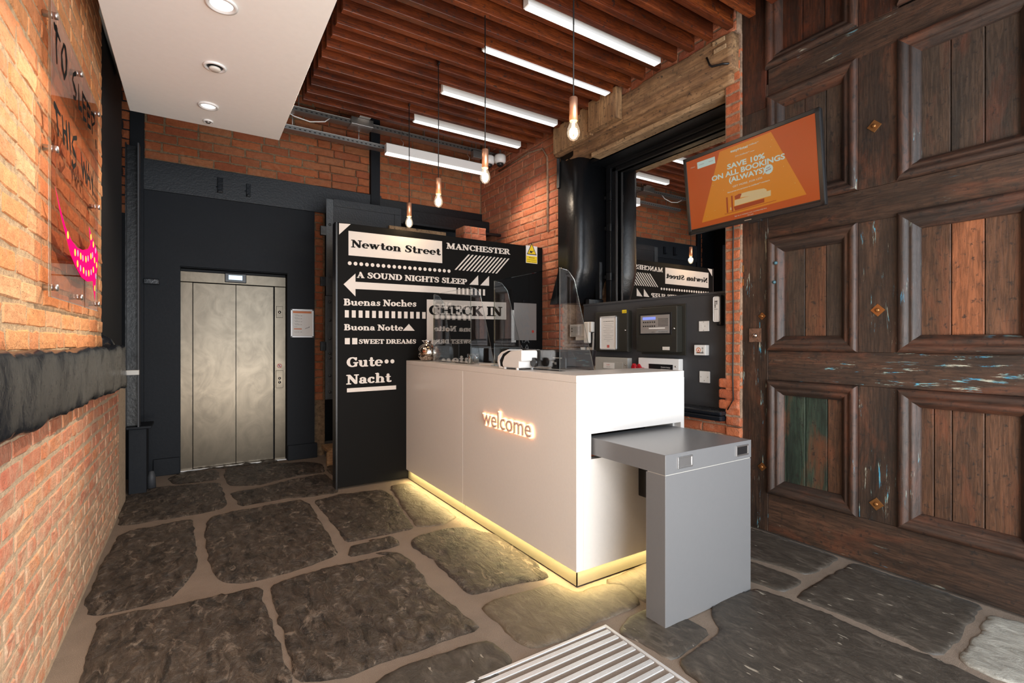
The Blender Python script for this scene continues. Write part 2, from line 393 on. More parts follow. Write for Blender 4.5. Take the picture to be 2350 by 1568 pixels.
def lst(x, y1=XH-.03, sb=1, T=.105, left=1, y0=.05, w=.14):
    o = [S_(x, y0+.06, x, y1-.06, T)]
    if sb: o.append(S_(x-w, y0, x+w, y0, s_*.75))
    if left: o.append(S_(x-w, y1-.02, x, y1-.02, s_*.75))
    return o
G = {
 'A': (.92, [S_(.14,.08,.44,.92,t_), S_(.44,.88,.72,.12,T_), S_(.24,.34,.62,.34,t_), S_(.04,.05,.26,.05,s_*.8), S_(.56,.05,.90,.05,s_*.8)]),
 'B': (.80, st(.2)+[S_(.2,.95,.40,.95,t_), S_(.2,.52,.40,.52,t_), S_(.2,.05,.40,.05,t_), A_(.38,.735,.20,.215,-90,90,.11), A_(.40,.285,.25,.235,-90,90,.12)]),
 'C': (.86, [A_(.49,.5,.34,.44,48,315), S_(.76,.72,.78,.90,s_), S_(.74,.82,.76,.62,s_*.9)]),
 'D': (.90, st(.2)+[S_(.2,.95,.42,.95,t_), S_(.2,.05,.42,.05,t_), A_(.42,.5,.33,.45,-90,90)]),
 'E': (.80, st(.2)+[S_(.2,.95,.70,.95,t_), S_(.2,.5,.50,.5,t_), S_(.2,.05,.72,.05,t_), S_(.70,.92,.72,.74,s_), S_(.54,.60,.54,.40,s_*.8), S_(.71,.08,.75,.29,s_)]),
 'G': (.95, [A_(.49,.5,.34,.44,48,318), S_(.76,.72,.78,.90,s_), S_(.76,.14,.76,.38,.09), S_(.60,.43,.91,.43,s_*.85)]),
 'H': (.98, st(.2)+st(.76)+[S_(.2,.5,.76,.5,t_)]),
 'I': (.42, st(.21)),
 'K': (.94, st(.2)+[S_(.30,.42,.70,.88,t_), S_(.42,.54,.72,.12,T_), S_(.58,.95,.86,.95,s_*.8), S_(.60,.05,.92,.05,s_*.8)]),
 'L': (.78, st(.2)+[S_(.2,.05,.66,.05,t_), S_(.68,.08,.72,.32,s_)]),
 'M': (1.16, [S_(.16,.08,.20,.92,t_*1.2), S_(.25,.88,.55,.14,T_*.95), S_(.56,.10,.86,.90,t_)]+[S_(.92,.12,.90,.88,T_), S_(.04,.05,.28,.05,s_*.8), S_(.76,.05,1.08,.05,s_*.8), S_(.04,.95,.26,.95,s_*.8), S_(.86,.95,1.06,.95,s_*.8)]),
 'N': (.96, [S_(.18,.08,.18,.92,t_*1.2), S_(.24,.86,.72,.14,T_), S_(.78,.08,.78,.92,t_*1.2), S_(.04,.05,.32,.05,s_*.8), S_(.64,.95,.92,.95,s_*.8), S_(.04,.95,.26,.95,s_*.8)]),
 'O': (.98, [A_(.49,.5,.36,.44,0,360,n=22)]),
 'P': (.78, st(.2)+[S_(.2,.95,.42,.95,t_), S_(.2,.44,.42,.44,t_), A_(.40,.695,.23,.255,-90,90)]),
 'R': (.92, st(.2)+[S_(.2,.95,.42,.95,t_), S_(.2,.47,.42,.47,t_), A_(.40,.71,.22,.24,-90,90), S_(.46,.44,.68,.14,T_*.95), S_(.66,.05,.88,.05,s_*.8)]),
 'S': (.74, [[(.62,.80,t_),(.54,.92,t_),(.38,.95,t_),(.22,.88,.085),(.18,.74,.10),(.26,.61,.115),(.42,.51,T_),(.55,.40,.115),(.59,.26,.10),(.52,.12,.075),(.36,.05,t_),(.20,.08,t_),(.12,.20,t_)], S_(.63,.88,.65,.70,s_*.85), S_(.10,.12,.09,.31,s_*.85)]),
 'T': (.84, [S_(.42,.12,.42,.88,T_), S_(.26,.05,.58,.05,s_*.85), S_(.08,.95,.76,.95,t_), S_(.07,.93,.05,.72,s_*.95), S_(.77,.93,.79,.72,s_*.95)]),
 'U': (.98, [S_(.22,.88,.22,.36,T_), A_(.47,.34,.25,.29,180,360,T_*.9), S_(.76,.90,.74,.34,t_*1.25), S_(.05,.95,.39,.95,s_*.8), S_(.62,.95,.90,.95,s_*.8)]),
 'W': (1.16, [S_(.16,.90,.34,.12,T_), S_(.34,.10,.54,.86,t_), S_(.56,.90,.74,.12,T_), S_(.75,.10,.98,.92,t_), S_(.02,.95,.30,.95,s_*.8), S_(.46,.95,.68,.95,s_*.8), S_(.88,.95,1.08,.95,s_*.8)]),
 'a': (.68, [A_(.29,.21,.16,.15,0,360,.10,.05,16), S_(.47,.16,.47,.46,.105), A_(.31,.47,.17,.16,0,150,.09,t_), S_(.14,.52,.15,.48,.07), S_(.50,.07,.62,.07,s_*.7)]),
 'c': (.62, [A_(.34,.34,.21,.28,55,312,.115), S_(.47,.54,.48,.50,.08)]),
 'e': (.68, [A_(.34,.34,.23,.29,8,302,.105,.045), S_(.16,.37,.54,.37,.040)]),
 'h': (.82, lst(.2,1.02)+[A_(.41,.40,.19,.22,175,0,.10), S_(.60,.42,.60,.10,.105), S_(.46,.05,.74,.05,s_*.75)]),
 'n': (.82, lst(.2)+[A_(.41,.40,.19,.22,175,0,.10), S_(.60,.42,.60,.10,.105), S_(.46,.05,.74,.05,s_*.75)]),
 'o': (.70, [A_(.35,.34,.22,.28,0,360,.115,n=18)]),
 'r': (.60, lst(.2)+[A_(.38,.42,.15,.18,170,60,.08), S_(.48,.56,.49,.53,.085)]),
 's': (.56, [[(.46,.54,t_),(.38,.62,t_),(.26,.62,.06),(.17,.53,.075),(.20,.43,.085),(.30,.36,.09),(.41,.28,.085),(.44,.17,.075),(.36,.07,t_),(.22,.05,t_),(.11,.14,t_)], S_(.47,.60,.47,.48,s_*.7), S_(.10,.08,.10,.21,s_*.7)]),
 't': (.52, [S_(.24,.16,.24,.82,.105), S_(.08,.60,.42,.60,s_*.75), A_(.35,.17,.12,.12,190,330,.08)]),
 'u': (.84, [S_(.2,.56,.2,.24,.105), A_(.38,.24,.18,.19,180,360,.09), S_(.60,.58,.60,.12,.105), S_(.06,.62,.2,.62,s_*.75), S_(.46,.62,.6,.62,s_*.75), S_(.60,.06,.76,.06,s_*.75)]),
 'w': (1.02, [S_(.15,.58,.30,.12,.105), S_(.30,.09,.47,.56,t_), S_(.49,.58,.64,.12,.105), S_(.65,.09,.86,.60,t_), S_(.03,.63,.27,.63,s_*.7), S_(.40,.63,.58,.63,s_*.7), S_(.77,.63,.96,.63,s_*.7)]),
 ' ': (.36, []),
}
def stroke_geo(strokes, fx, y0, dy=.00008):
    """each stroke a chain of round-ended tapered pieces, laid as flat print"""
    V = []; F = []; k = 0
    for s in strokes:
        for (ax, ay, ar), (bx, by, br) in zip(s, s[1:]):
            d = math.atan2(by-ay, bx-ax); y = y0-dy*k; k += 1; base = len(V)
            for i in range(9):
                a = d+PI/2+PI*i/8; V.append((*fx(ax+ar*math.cos(a), ay+ar*math.sin(a)), y))
            for i in range(9):
                a = d-PI/2+PI*i/8; V.append((*fx(bx+br*math.cos(a), by+br*math.sin(a)), y))
            F.append(tuple(range(base, base+18)))
    return [(x, y, z) for x, z, y in V], F
def fat_text(name, s, p0, p1, h, y, mat, parent, glyphs=G, **k):
    """p0,p1: left and right ends of the baseline (x,z); h capital height; one part per word"""
    tw = sum(glyphs[c][0] for c in s); strokes = []; cx = 0
    sx = (p1[0]-p0[0])/tw; sl = (p1[1]-p0[1])/tw
    for c in s+' ':
        w, st_ = glyphs[c]
        if c == ' ' and strokes:
            V, F = stroke_geo(strokes, lambda a, b: (p0[0]+a*sx, p0[1]+a*sl+b*h), y)
            mesh(name, V, F, mat, parent, **k); strokes = []
        strokes += [[(px+cx, py, pr_*1.13) for px, py, pr_ in q] for q in st_]; cx += w
def flat(name, polys, y, mat, parent, **k):
    V = []; F = []
    for i, p in enumerate(polys):
        b = len(V); V += [(q[0], y-.00005*i, q[1]) for q in p]; F.append(tuple(range(b, b+len(p))))
    bm = bmesh.new(); vs = [bm.verts.new(v) for v in V]
    for f in F: bm.faces.new([vs[i] for i in f])
    me = bpy.data.meshes.new(name); bm.normal_update(); bm.to_mesh(me); bm.free()
    o = bpy.data.objects.new(name, me); C.objects.link(o); me.materials.append(mat); o.parent = parent
    return meta(o, **k)
def circ(c, r, n=18, ry=None): return [(c[0]+r*math.cos(2*PI*i/n), c[1]+(ry or r)*math.sin(2*PI*i/n)) for i in range(n)]

# ------------------------------------------------------------------ brickwork
_bv = {}
def brick_mesh(L, H, var):
    key = (round(L, 3), round(H, 3), var)
    if key in _bv: return _bv[key]
    r = random.Random(hash(key) & 0xffff)
    per = [(-.5,-.5),(-.15,-.5),(.2,-.5),(.5,-.5),(.5,0),(.5,.5),(.15,.5),(-.2,.5),(-.5,.5),(-.5,0)]
    V = []; n = len(per); j = lambda a: r.uniform(-a, a)
    outer = [(px*L+j(.004), pz*H+j(.003)) for px, pz in per]
    for px, pz in outer: V.append((px, .022, pz))
    for px, pz in outer: V.append((px, j(.0015)+.003, pz))
    for px, pz in outer: V.append((px-math.copysign(min(.009, abs(px)), px)+j(.002), -.003+j(.002), pz-math.copysign(min(.008, abs(pz)), pz)+j(.002)))
    V.append((j(.02), -.004+j(.002), j(.01)))
    F = []
    for i in range(n):
        k = (i+1) % n; F += [(i, k, k+n, i+n), (i+n, k+n, k+2*n, i+2*n), (i+2*n, k+2*n, 3*n)]
    me = bpy.data.meshes.new('brick'); me.from_pydata(V, [], F); me.update()
    _bv[key] = me; return me
def bricks(parent, axis, coord, face, a0, a1, z0, z1, course, L, mat, cuts=(), cam_pos=(0, 0), limit=300, mats2=None, joint=.011, single=False):
    """lay running-bond bricks; nearest `limit` as parts, the rest one 'stuff' part"""
    items = []; H = course-joint; row = 0; z = z0
    while z+course*.6 < z1:
        off = 0 if single else (row % 2)*L*.5+random.uniform(-.02, .02); p = a0-off
        while p < a1:
            w = L if single else L*random.uniform(.93, 1.05)
            if not single and random.random() < .12: w = L*.5
            q0, q1 = max(p, a0), min(p+w-joint, a1); p += w
            if q1-q0 < .05: continue
            qc = (q0+q1)/2; zc = z+course/2
            if any(c[0] < qc < c[1] and c[2] < zc < c[3] for c in cuts): continue
            Lq = round((q1-q0)*50)/50
            items.append((qc, zc+random.uniform(-.002, .002), Lq, q1-q0))
        z += course; row += 1
    rot = {('x', 1): PI/2, ('x', -1): -PI/2, ('y', -1): 0}[(axis, face)]
    def pos(q, z): return (coord, q, z) if axis == 'x' else (q, coord, z)
    items.sort(key=lambda t: (pos(t[0], t[1])[0]-cam_pos[0])**2+(pos(t[0], t[1])[1]-cam_pos[1])**2+(t[1]-1.35)**2)
    SV = []; SF = []; SA = []
    for k, (q, z, Lq, Lr) in enumerate(items):
        me = brick_mesh(Lq, H, k % 5); m = mats2(q, z) if mats2 else mat
        if k < limit:
            nm = 'brick'
            key = (me.name, m.name)
            if key not in _bv:
                m2 = me if not me.materials else me.copy()
                m2.materials.clear(); m2.materials.append(m); _bv[key] = m2
            o = bpy.data.objects.new(nm, _bv[key]); C.objects.link(o); o.parent = parent
            o.location = pos(q, z); o.rotation_euler = (random.uniform(-.01, .01), random.uniform(-.01, .01), rot)
            o.scale = (Lr/Lq, random.uniform(.8, 1.5), 1)
        else:
            M = Matrix.Translation(pos(q, z)) @ Matrix.Rotation(rot, 4, 'Z'); b = len(SV); va = random.random()
            SV += [tuple(M @ v.co) for v in me.vertices]; SF += [tuple(b+i for i in p.vertices) for p in me.polygons]; SA += [va]*len(me.polygons)
    if SV:
        o = mesh('brick', SV, SF, mat, parent, kind='stuff')
        at = o.data.attributes.new('var', 'FLOAT', 'FACE'); at.data.foreach_set('value', SA)

# ================================================================== SETTING
# ---- floor: sandy mortar bed with separate riven flagstones
floor = mesh('floor', [(-1.2,-1.5,0),(4.4,-1.5,0),(4.4,7.4,0),(-1.2,7.4,0)], [(0,1,2,3)], joint_m, kind='structure', label='worn flagstone floor with sandy mortar joints')
def flagstone(poly, mat, top=.008, rough=.009, step=.021, label=None, grow=.011):
    # smooth and jitter the outline
    pts = []
    n = len(poly); cx = sum(p[0] for p in poly)/n; cy = sum(p[1] for p in poly)/n
    for i in range(n):
        p, q = Vector(poly[i]), Vector(poly[(i+1) % n]); m = max(1, int((q-p).length/.035))
        for j in range(m): pts.append(p.lerp(q, j/m))
    for _ in range(1): pts = [(pts[i-1]+pts[i]*2+pts[(i+1) % len(pts)])/4 for i in range(len(pts))]
    ar = sum(pts[i-1].x*pts[i].y-pts[i].x*pts[i-1].y for i in range(len(pts))); sgn = 1 if ar > 0 else -1
    out = []
    for i, p in enumerate(pts):
        a, b = pts[i-1], pts[(i+1) % len(pts)]; d = (b-a); nn = Vector((d.y, -d.x)); nn.normalize()
        k = noise.noise(Vector((p.x*9, p.y*9, 3.1)))*.016+noise.noise(Vector((p.x*28, p.y*28, 5)))*.008
        out.append(p+nn*(k+grow*sgn))
    m = len(out)
    inner = [Vector(p) for p in out]
    xs = [p.x for p in out]; ys = [p.y for p in out]
    def inside(x, y):
        r = False; j = m-1
        for i in range(m):
            if (out[i].y > y) != (out[j].y > y) and x < (out[j].x-out[i].x)*(y-out[i].y)/(out[j].y-out[i].y)+out[i].x: r = not r
            j = i
        return r
    def edist(x, y): return min((p.x-x)**2+(p.y-y)**2 for p in out)**.5
    x = min(xs)+step/2; gi = []
    while x < max(xs):
        y = min(ys)+step/2
        while y < max(ys):
            px, py = x+random.uniform(-.3, .3)*step, y+random.uniform(-.3, .3)*step
            if inside(px, py):
                e = edist(px, py)
                if e > step*.45: gi.append((px, py, e))
            y += step
        x += step
    vv = [Vector((p.x, p.y)) for p in out]+[Vector(g[:2]) for g in gi]
    res = delaunay_2d_cdt(vv, [(i, (i+1) % m) for i in range(m)], [], 1, 1e-6)
    V = []
    ed = [0]*m+[g[2] for g in gi]
    for k, (p, orig) in enumerate(zip(res[0], res[3])):
        e = ed[orig[0]] if orig else 0
        nz = noise.fractal(Vector((p.x*7, p.y*4, top*300)), .8, 2.1, 4)*rough*.7+abs(noise.noise(Vector((p.x*22, p.y*14, 9))))*rough*.9
        edge = min(1, e/.028)
        V.append((p.x, p.y, max(.002, top*(.35+.65*edge**.5)+nz*edge)))
    F = [tuple(f) for f in res[2]]
    # skirt
    bcount = {}
    for f in F:
        for a, b in zip(f, f[1:]+f[:1]): bcount[(a, b)] = 1
    nb = len(V); low = {}
    for (a, b) in list(bcount):
        if (b, a) not in bcount:
            for q in (a, b):
                if q not in low: low[q] = len(V); V.append((V[q][0], V[q][1], -.004))
            F.append((b, a, low[a], low[b]))
    o = mesh('flagstone', V, F, mat, floor, smooth=True)
    if label: o['label'] = label
    return o
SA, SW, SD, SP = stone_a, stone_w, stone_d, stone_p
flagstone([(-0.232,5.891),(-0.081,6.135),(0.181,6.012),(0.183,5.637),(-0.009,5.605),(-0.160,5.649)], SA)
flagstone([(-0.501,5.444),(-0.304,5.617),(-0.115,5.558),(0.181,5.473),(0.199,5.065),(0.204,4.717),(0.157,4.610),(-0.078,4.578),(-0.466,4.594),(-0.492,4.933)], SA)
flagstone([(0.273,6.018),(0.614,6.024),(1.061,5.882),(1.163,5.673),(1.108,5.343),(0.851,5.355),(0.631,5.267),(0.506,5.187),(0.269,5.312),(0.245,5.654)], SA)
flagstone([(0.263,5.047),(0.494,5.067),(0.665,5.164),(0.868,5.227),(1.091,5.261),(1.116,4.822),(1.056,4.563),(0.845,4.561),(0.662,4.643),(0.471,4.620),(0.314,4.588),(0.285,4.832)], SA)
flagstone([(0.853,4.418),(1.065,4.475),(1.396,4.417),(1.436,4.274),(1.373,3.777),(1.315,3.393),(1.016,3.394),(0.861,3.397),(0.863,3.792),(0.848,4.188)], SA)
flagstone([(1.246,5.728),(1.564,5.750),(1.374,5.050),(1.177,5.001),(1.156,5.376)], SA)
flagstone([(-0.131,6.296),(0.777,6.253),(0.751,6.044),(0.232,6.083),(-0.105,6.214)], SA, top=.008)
flagstone([(1.530,4.481),(1.693,4.506),(1.677,3.429),(1.525,3.342),(1.359,3.398),(1.423,3.863)], SW)
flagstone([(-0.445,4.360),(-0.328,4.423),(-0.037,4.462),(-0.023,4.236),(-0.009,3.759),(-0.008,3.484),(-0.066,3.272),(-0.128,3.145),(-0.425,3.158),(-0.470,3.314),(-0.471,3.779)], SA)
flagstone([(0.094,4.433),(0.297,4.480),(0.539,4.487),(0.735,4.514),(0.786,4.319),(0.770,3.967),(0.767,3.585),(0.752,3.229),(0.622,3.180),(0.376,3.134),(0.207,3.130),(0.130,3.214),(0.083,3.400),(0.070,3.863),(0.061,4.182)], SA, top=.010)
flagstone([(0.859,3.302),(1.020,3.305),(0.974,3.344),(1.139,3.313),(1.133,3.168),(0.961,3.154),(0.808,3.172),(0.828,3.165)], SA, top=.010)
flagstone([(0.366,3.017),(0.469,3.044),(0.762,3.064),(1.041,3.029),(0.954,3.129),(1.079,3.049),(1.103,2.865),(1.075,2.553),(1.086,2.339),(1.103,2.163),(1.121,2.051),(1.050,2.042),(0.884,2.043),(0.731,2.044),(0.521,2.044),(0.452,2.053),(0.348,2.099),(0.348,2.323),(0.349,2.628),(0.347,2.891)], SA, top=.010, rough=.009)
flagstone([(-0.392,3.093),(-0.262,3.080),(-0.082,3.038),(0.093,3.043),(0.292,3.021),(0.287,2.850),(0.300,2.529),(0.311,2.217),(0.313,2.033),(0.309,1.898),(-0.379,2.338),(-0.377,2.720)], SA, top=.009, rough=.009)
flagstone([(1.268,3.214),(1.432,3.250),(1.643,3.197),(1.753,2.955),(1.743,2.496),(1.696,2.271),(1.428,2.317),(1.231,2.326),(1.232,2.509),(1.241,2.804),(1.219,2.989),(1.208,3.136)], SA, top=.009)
flagstone([(1.212,2.183),(1.288,2.206),(1.427,2.197),(1.683,2.198),(1.718,2.039),(1.869,2.035),(1.984,1.972),(1.951,1.866),(1.921,1.786),(1.865,1.784),(1.670,1.783),(1.415,1.762),(1.236,1.783),(1.217,1.867),(1.230,2.034)], SW, top=.008, rough=.004)
flagstone([(1.926,2.043),(2.323,2.098),(2.346,1.978),(2.100,1.770),(1.955,1.755),(1.990,1.903),(1.998,1.986)], SW, top=.008, rough=.004)
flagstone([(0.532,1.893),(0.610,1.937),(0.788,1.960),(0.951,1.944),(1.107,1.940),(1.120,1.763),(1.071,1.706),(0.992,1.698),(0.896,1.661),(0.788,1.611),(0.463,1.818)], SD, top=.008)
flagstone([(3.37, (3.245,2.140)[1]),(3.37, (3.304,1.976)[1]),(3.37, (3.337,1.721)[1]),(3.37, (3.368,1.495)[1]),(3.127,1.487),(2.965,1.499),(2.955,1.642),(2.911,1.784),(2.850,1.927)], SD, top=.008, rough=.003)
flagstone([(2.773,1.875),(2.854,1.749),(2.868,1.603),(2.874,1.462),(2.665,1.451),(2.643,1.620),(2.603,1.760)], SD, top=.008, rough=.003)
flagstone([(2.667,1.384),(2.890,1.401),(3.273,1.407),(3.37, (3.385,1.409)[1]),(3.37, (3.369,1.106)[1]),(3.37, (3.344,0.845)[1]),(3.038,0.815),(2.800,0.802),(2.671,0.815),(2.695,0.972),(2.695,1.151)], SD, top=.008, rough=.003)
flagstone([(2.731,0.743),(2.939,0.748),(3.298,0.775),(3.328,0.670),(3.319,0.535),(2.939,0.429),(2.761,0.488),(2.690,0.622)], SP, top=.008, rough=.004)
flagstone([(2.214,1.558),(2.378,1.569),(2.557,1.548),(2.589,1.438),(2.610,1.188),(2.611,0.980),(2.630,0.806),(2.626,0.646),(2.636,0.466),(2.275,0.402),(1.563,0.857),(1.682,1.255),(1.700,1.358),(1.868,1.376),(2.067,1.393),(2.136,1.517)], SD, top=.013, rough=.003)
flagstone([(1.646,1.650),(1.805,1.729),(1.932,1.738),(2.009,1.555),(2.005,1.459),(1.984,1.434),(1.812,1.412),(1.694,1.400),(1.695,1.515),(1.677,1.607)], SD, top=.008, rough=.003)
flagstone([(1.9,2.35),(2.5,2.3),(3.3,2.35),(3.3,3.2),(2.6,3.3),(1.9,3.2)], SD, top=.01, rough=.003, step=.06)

# ---- left wall: brick with a painted timber across it
wl = box('wall_left', (-.95,-.505), (-1.5, 4.03), (1.25, 4.4), mort_l, kind='structure', label='orange brick wall carrying the handwritten acrylic panel')
box('lower_wall', (-.95,-.505), (-1.5, 5.3), (0, 1.3), mort_low, wl)
bricks(wl, 'x', -.505, 1, 1.75, 4.03, 1.31, 3.85, .086, .275, brick_l, cam_pos=(0, 1.5), limit=230)
wll = wl
bricks(wll, 'x', -.505, 1, 1.55, 4.85, .02, 1.18, .078, .24, brick_ll, cam_pos=(0, 1.5), limit=70)
box('far_return', (-1.3,-1.0), (3.9, 6.45), (0, 4.4), dark, wl)
box('return', (-.95,-.52), (4.031, 5.2), (1.28, 4.4), dark, wl, label='black painted return behind the brick corner')
# black-painted end of the old shelf beside the corner
lathe('painted_lump', [(.0, .0), (.10, .005), (.11, .05), (.085, .1), (.03, .13), (0, .135)], navy_rough, wl, c=(-.56, 4.2, 1.27), n=16)
# timber rail across the brickwork
def timber(name, x, y, z, mat, parent=None, seg=40, amp=.012, seed=0, drop=0.0, **k):
    """long rough baulk along Y with uneven faces and rounded arrises"""
    prof = []
    cx, cz = (x[0]+x[1])/2, (z[0]+z[1])/2; hx, hz = (x[1]-x[0])/2, (z[1]-z[0])/2
    N = 28; V = []; F = []
    for s in range(seg+1):
        yy = y[0]+(y[1]-y[0])*s/seg
        for i in range(N):
            a = 2*PI*i/N+.01; c_, s2 = math.cos(a), math.sin(a)
            e = .22
            px = math.copysign(abs(c_)**e, c_); pz = math.copysign(abs(s2)**e, s2)
            d = noise.noise(Vector((yy*3+seed, px*1.2+7, pz*1.2)))*amp+noise.noise(Vector((yy*13, px*3+seed, pz*3)))*amp*.5
            V.append((cx+px*(hx+d), yy, cz+pz*(hz+d*1.4)+(drop*(1-s/seg) if pz < 0 else 0)))
    for s in range(seg):
        for i in range(N):
            a = s*N+i; b = s*N+(i+1) % N; F.append((a, a+N, b+N, b))
    F.append(tuple(range(N))); F.append(tuple(range(seg*N, seg*N+N))[::-1])
    return mesh(name, V, F, mat, parent, smooth=True, **k)
def beamthing(nm, lab, *a, **k):
    return timber(nm, *a, label=lab, kind='structure', **k)
timber('trim_1', (-.60, -.425), (-1.4, 4.5), (1.02, 1.315), navy_rough, None, 160, .014, 3, .13, kind='structure', label='thick dark-painted timber rail across the left brick wall')
box('wall_anchor', (-.46,-.36), (4.62, 4.66), (1.10, 1.135), greyl, None, .002, label='small perforated metal bracket at the end of the dark timber rail', cat='bracket')

# ---- back wall (y = 6.1)
BY = 6.1
wb = boxes('wall_back', [((-1.0,-.139),(BY,BY+.3),(0,4.4)), ((-.139,.875),(BY,BY+.3),(2.125,4.4)), ((.875,1.165),(BY,BY+.3),(0,4.4))], navy, kind='structure', label='dark blue painted wall around the lift with brickwork above')
box('masonry', (1.165,3.39), (BY+.02,BY+.35), (2.95,4.4), mort_b, wb)
box('masonry', (-.43,1.165), (BY-.002,BY+.05), (3.17,4.4), mort_b, wb)
box('dark_recess', (.9,3.95), (BY+.9,BY+1.0), (0,4.5), dark, wb)
box('dark_recess', (.9,1.0), (BY+.3,BY+.9), (0,4.5), dark, wb)
box('dark_recess', (.9,3.95), (BY+.36,BY+.9), (4.3,4.4), dark, wb)
box('dark_recess', (1.0,1.3), (BY+.06,BY+.35), (2.9,3.2), dark, wb)
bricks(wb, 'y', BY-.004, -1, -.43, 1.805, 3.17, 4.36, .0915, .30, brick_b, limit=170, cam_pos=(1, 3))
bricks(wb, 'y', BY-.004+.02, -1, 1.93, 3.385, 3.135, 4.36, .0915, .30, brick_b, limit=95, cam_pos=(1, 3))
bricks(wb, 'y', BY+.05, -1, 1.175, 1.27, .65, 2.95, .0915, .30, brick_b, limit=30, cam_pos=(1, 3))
box('masonry', (1.165,1.29), (BY+.055,BY+.3), (0,2.95), mort_b, wb)
bricks(wb, 'y', BY-.004, -1, -.62, -.545, 2.6, 4.3, .0915, .2, brick_b, limit=12, cam_pos=(1, 3))
box('band', (-.45,1.95), (BY-.025,BY), (2.86,3.165), navy_band, wb, .004)
box('band', (1.90,3.385), (BY-.03,BY+.02), (2.90,3.135), black_paint, wb, .004)
box('pilaster', (-.545,-.435), (BY-.035,BY), (.0,4.4), navy, wb, .003)
box('pilaster', (1.812,1.925), (BY-.05,BY+.02), (2.9,4.4), navy, wb, .003)
for u0, u1, z0, z1 in ((.19, .24, 2.92, 3.08), (.46, .50, 2.92, 3.06)):
    boxes('bracket', [((u0,u1),(BY-.05,BY-.024),(z0,z1)), ((u0+.004,u1-.004),(BY-.085,BY-.04),(z0,z0+.02)), ((u0-.012,u0),(BY-.04,BY-.024),(z0+.05,z0+.07))], navy_rough, wb, .003)
box('pipe_bracket', (-.435,-.31), (BY-.06,BY-.01), (1.92,1.97), navy_rough, wb, .004)
bb = box('baseboard_back', (-.36,-.142), (BY-.03,BY-.001), (0,.17), navy, None, .004, kind='structure', label='dark blue baseboard beside the lift')
box('board', (.875,1.19), (BY-.03,BY-.001), (0,.17), navy, bb, .004)

# ---- ceiling
ceil = box('ceiling', (-1.0,4.2), (-1.5,6.45), (4.38,4.48), dark, kind='structure', label='timber ceiling with dark red stained joists')
box('ceiling_board', (.95,3.75), (-.6,5.22), (3.82,3.85), slab_m, ceil)
jm = None
for i in range(28):
    y = 1.975+.1648*(i-7)
    if y > 5.1: break
    if jm is None:
        jm = box('joist', (0,2.42), (0,.050), (0,.215), joist_m, ceil, .004); o = jm
    else: o = jm.copy(); C.objects.link(o)
    o.location = (.845+random.uniform(-.006,.006), y, 3.615+random.uniform(-.003,.003)); o.rotation_euler = (random.uniform(-.02,.02), random.uniform(-.0015,.0015), random.uniform(-.001,.001))

# bulkhead with downlights
sf = box('ceiling_bulkhead', (-.40,.575), (-1.4,4.445), (3.0,3.55), white_plaster, None, .003, kind='structure', label='white plaster bulkhead with recessed downlights')
def downlight(x, y, r, lab, style='lamp'):
    t = thing('downlight' if style == 'lamp' else 'ceiling_vent' if style == 'vent' else 'smoke_detector', lab, {'lamp': 'light', 'vent': 'vent', 'det': 'sensor'}[style], (x, y, 3.0))
    lathe('rim', [(r*.70, -.002), (r*.78, -.012), (r*.97, -.010), (r, 0)], whitep, t, n=28)
    if style == 'lamp':
        lathe('lens', [(.001, -.006), (r*.4, -.005), (r*.70, -.0035)], down_em, t, n=24)
    elif style == 'vent':
        lathe('valve_disc', [(.001, -.026), (r*.38, -.026), (r*.50, -.020), (r*.50, -.012)], cream, t, n=24)
        lathe('throat', [(r*.5, -.004), (r*.75, -.003)], blackp, t, n=24)
    else:
        lathe('sensor_dome', [(.001, -.020), (r*.4, -.018), (r*.6, -.008)], galv, t, n=16)
downlight(.105, 2.80, .072, 'large recessed downlight cut by the top of the picture')
downlight(.095, 3.455, .062, 'round cream air valve between the two downlights', 'vent')
downlight(.072, 4.052, .064, 'smaller recessed downlight near the far end of the bulkhead')
downlight(.076, 4.335, .033, 'tiny round sensor at the far end of the bulkhead', 'det')
# beige duct end tucked between bulkhead and dark wall
lathe('pipe', [(.07, -.9), (.07, 0), (.05, .005)], cream, None, c=(-.445, 4.85, 3.42), ax='y', n=18, label='beige round duct end in the dark gap beside the white bulkhead', cat='duct')

# ---- right wall (x = 3.385)
RX = 3.385
wr = boxes('wall_right', [((RX+.006,3.9),(4.27,6.45),(0,4.4)), ((RX+.006,3.9),(2.15,4.27),(0,.785)), ((RX-.06,3.9),(2.155,4.27),(3.612,4.4)), ((RX-.018,3.9),(2.152,2.275),(.785,3.62)), ((3.80,3.9),(2.2,4.4),(.6,3.6)), ((RX,3.9),(-.5,2.15),(4.0,4.4))], mort_r, kind='structure', label='right brick wall with mirror recess and timber beam')
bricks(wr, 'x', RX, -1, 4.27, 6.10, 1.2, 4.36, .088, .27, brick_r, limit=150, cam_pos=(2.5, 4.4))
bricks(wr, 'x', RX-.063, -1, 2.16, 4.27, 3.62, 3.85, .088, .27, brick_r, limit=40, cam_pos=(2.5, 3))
bricks(wr, 'x', RX-.018, -1, 2.153, 2.274, .02, 3.5, .0775, .132, brick_p, limit=50, cam_pos=(2.5, 3), single=True)
bricks(wr, 'x', RX+.003, -1, 2.275, 4.2, .02, .78, .0775, .235, brick_p, limit=58, cam_pos=(2.5, 2))
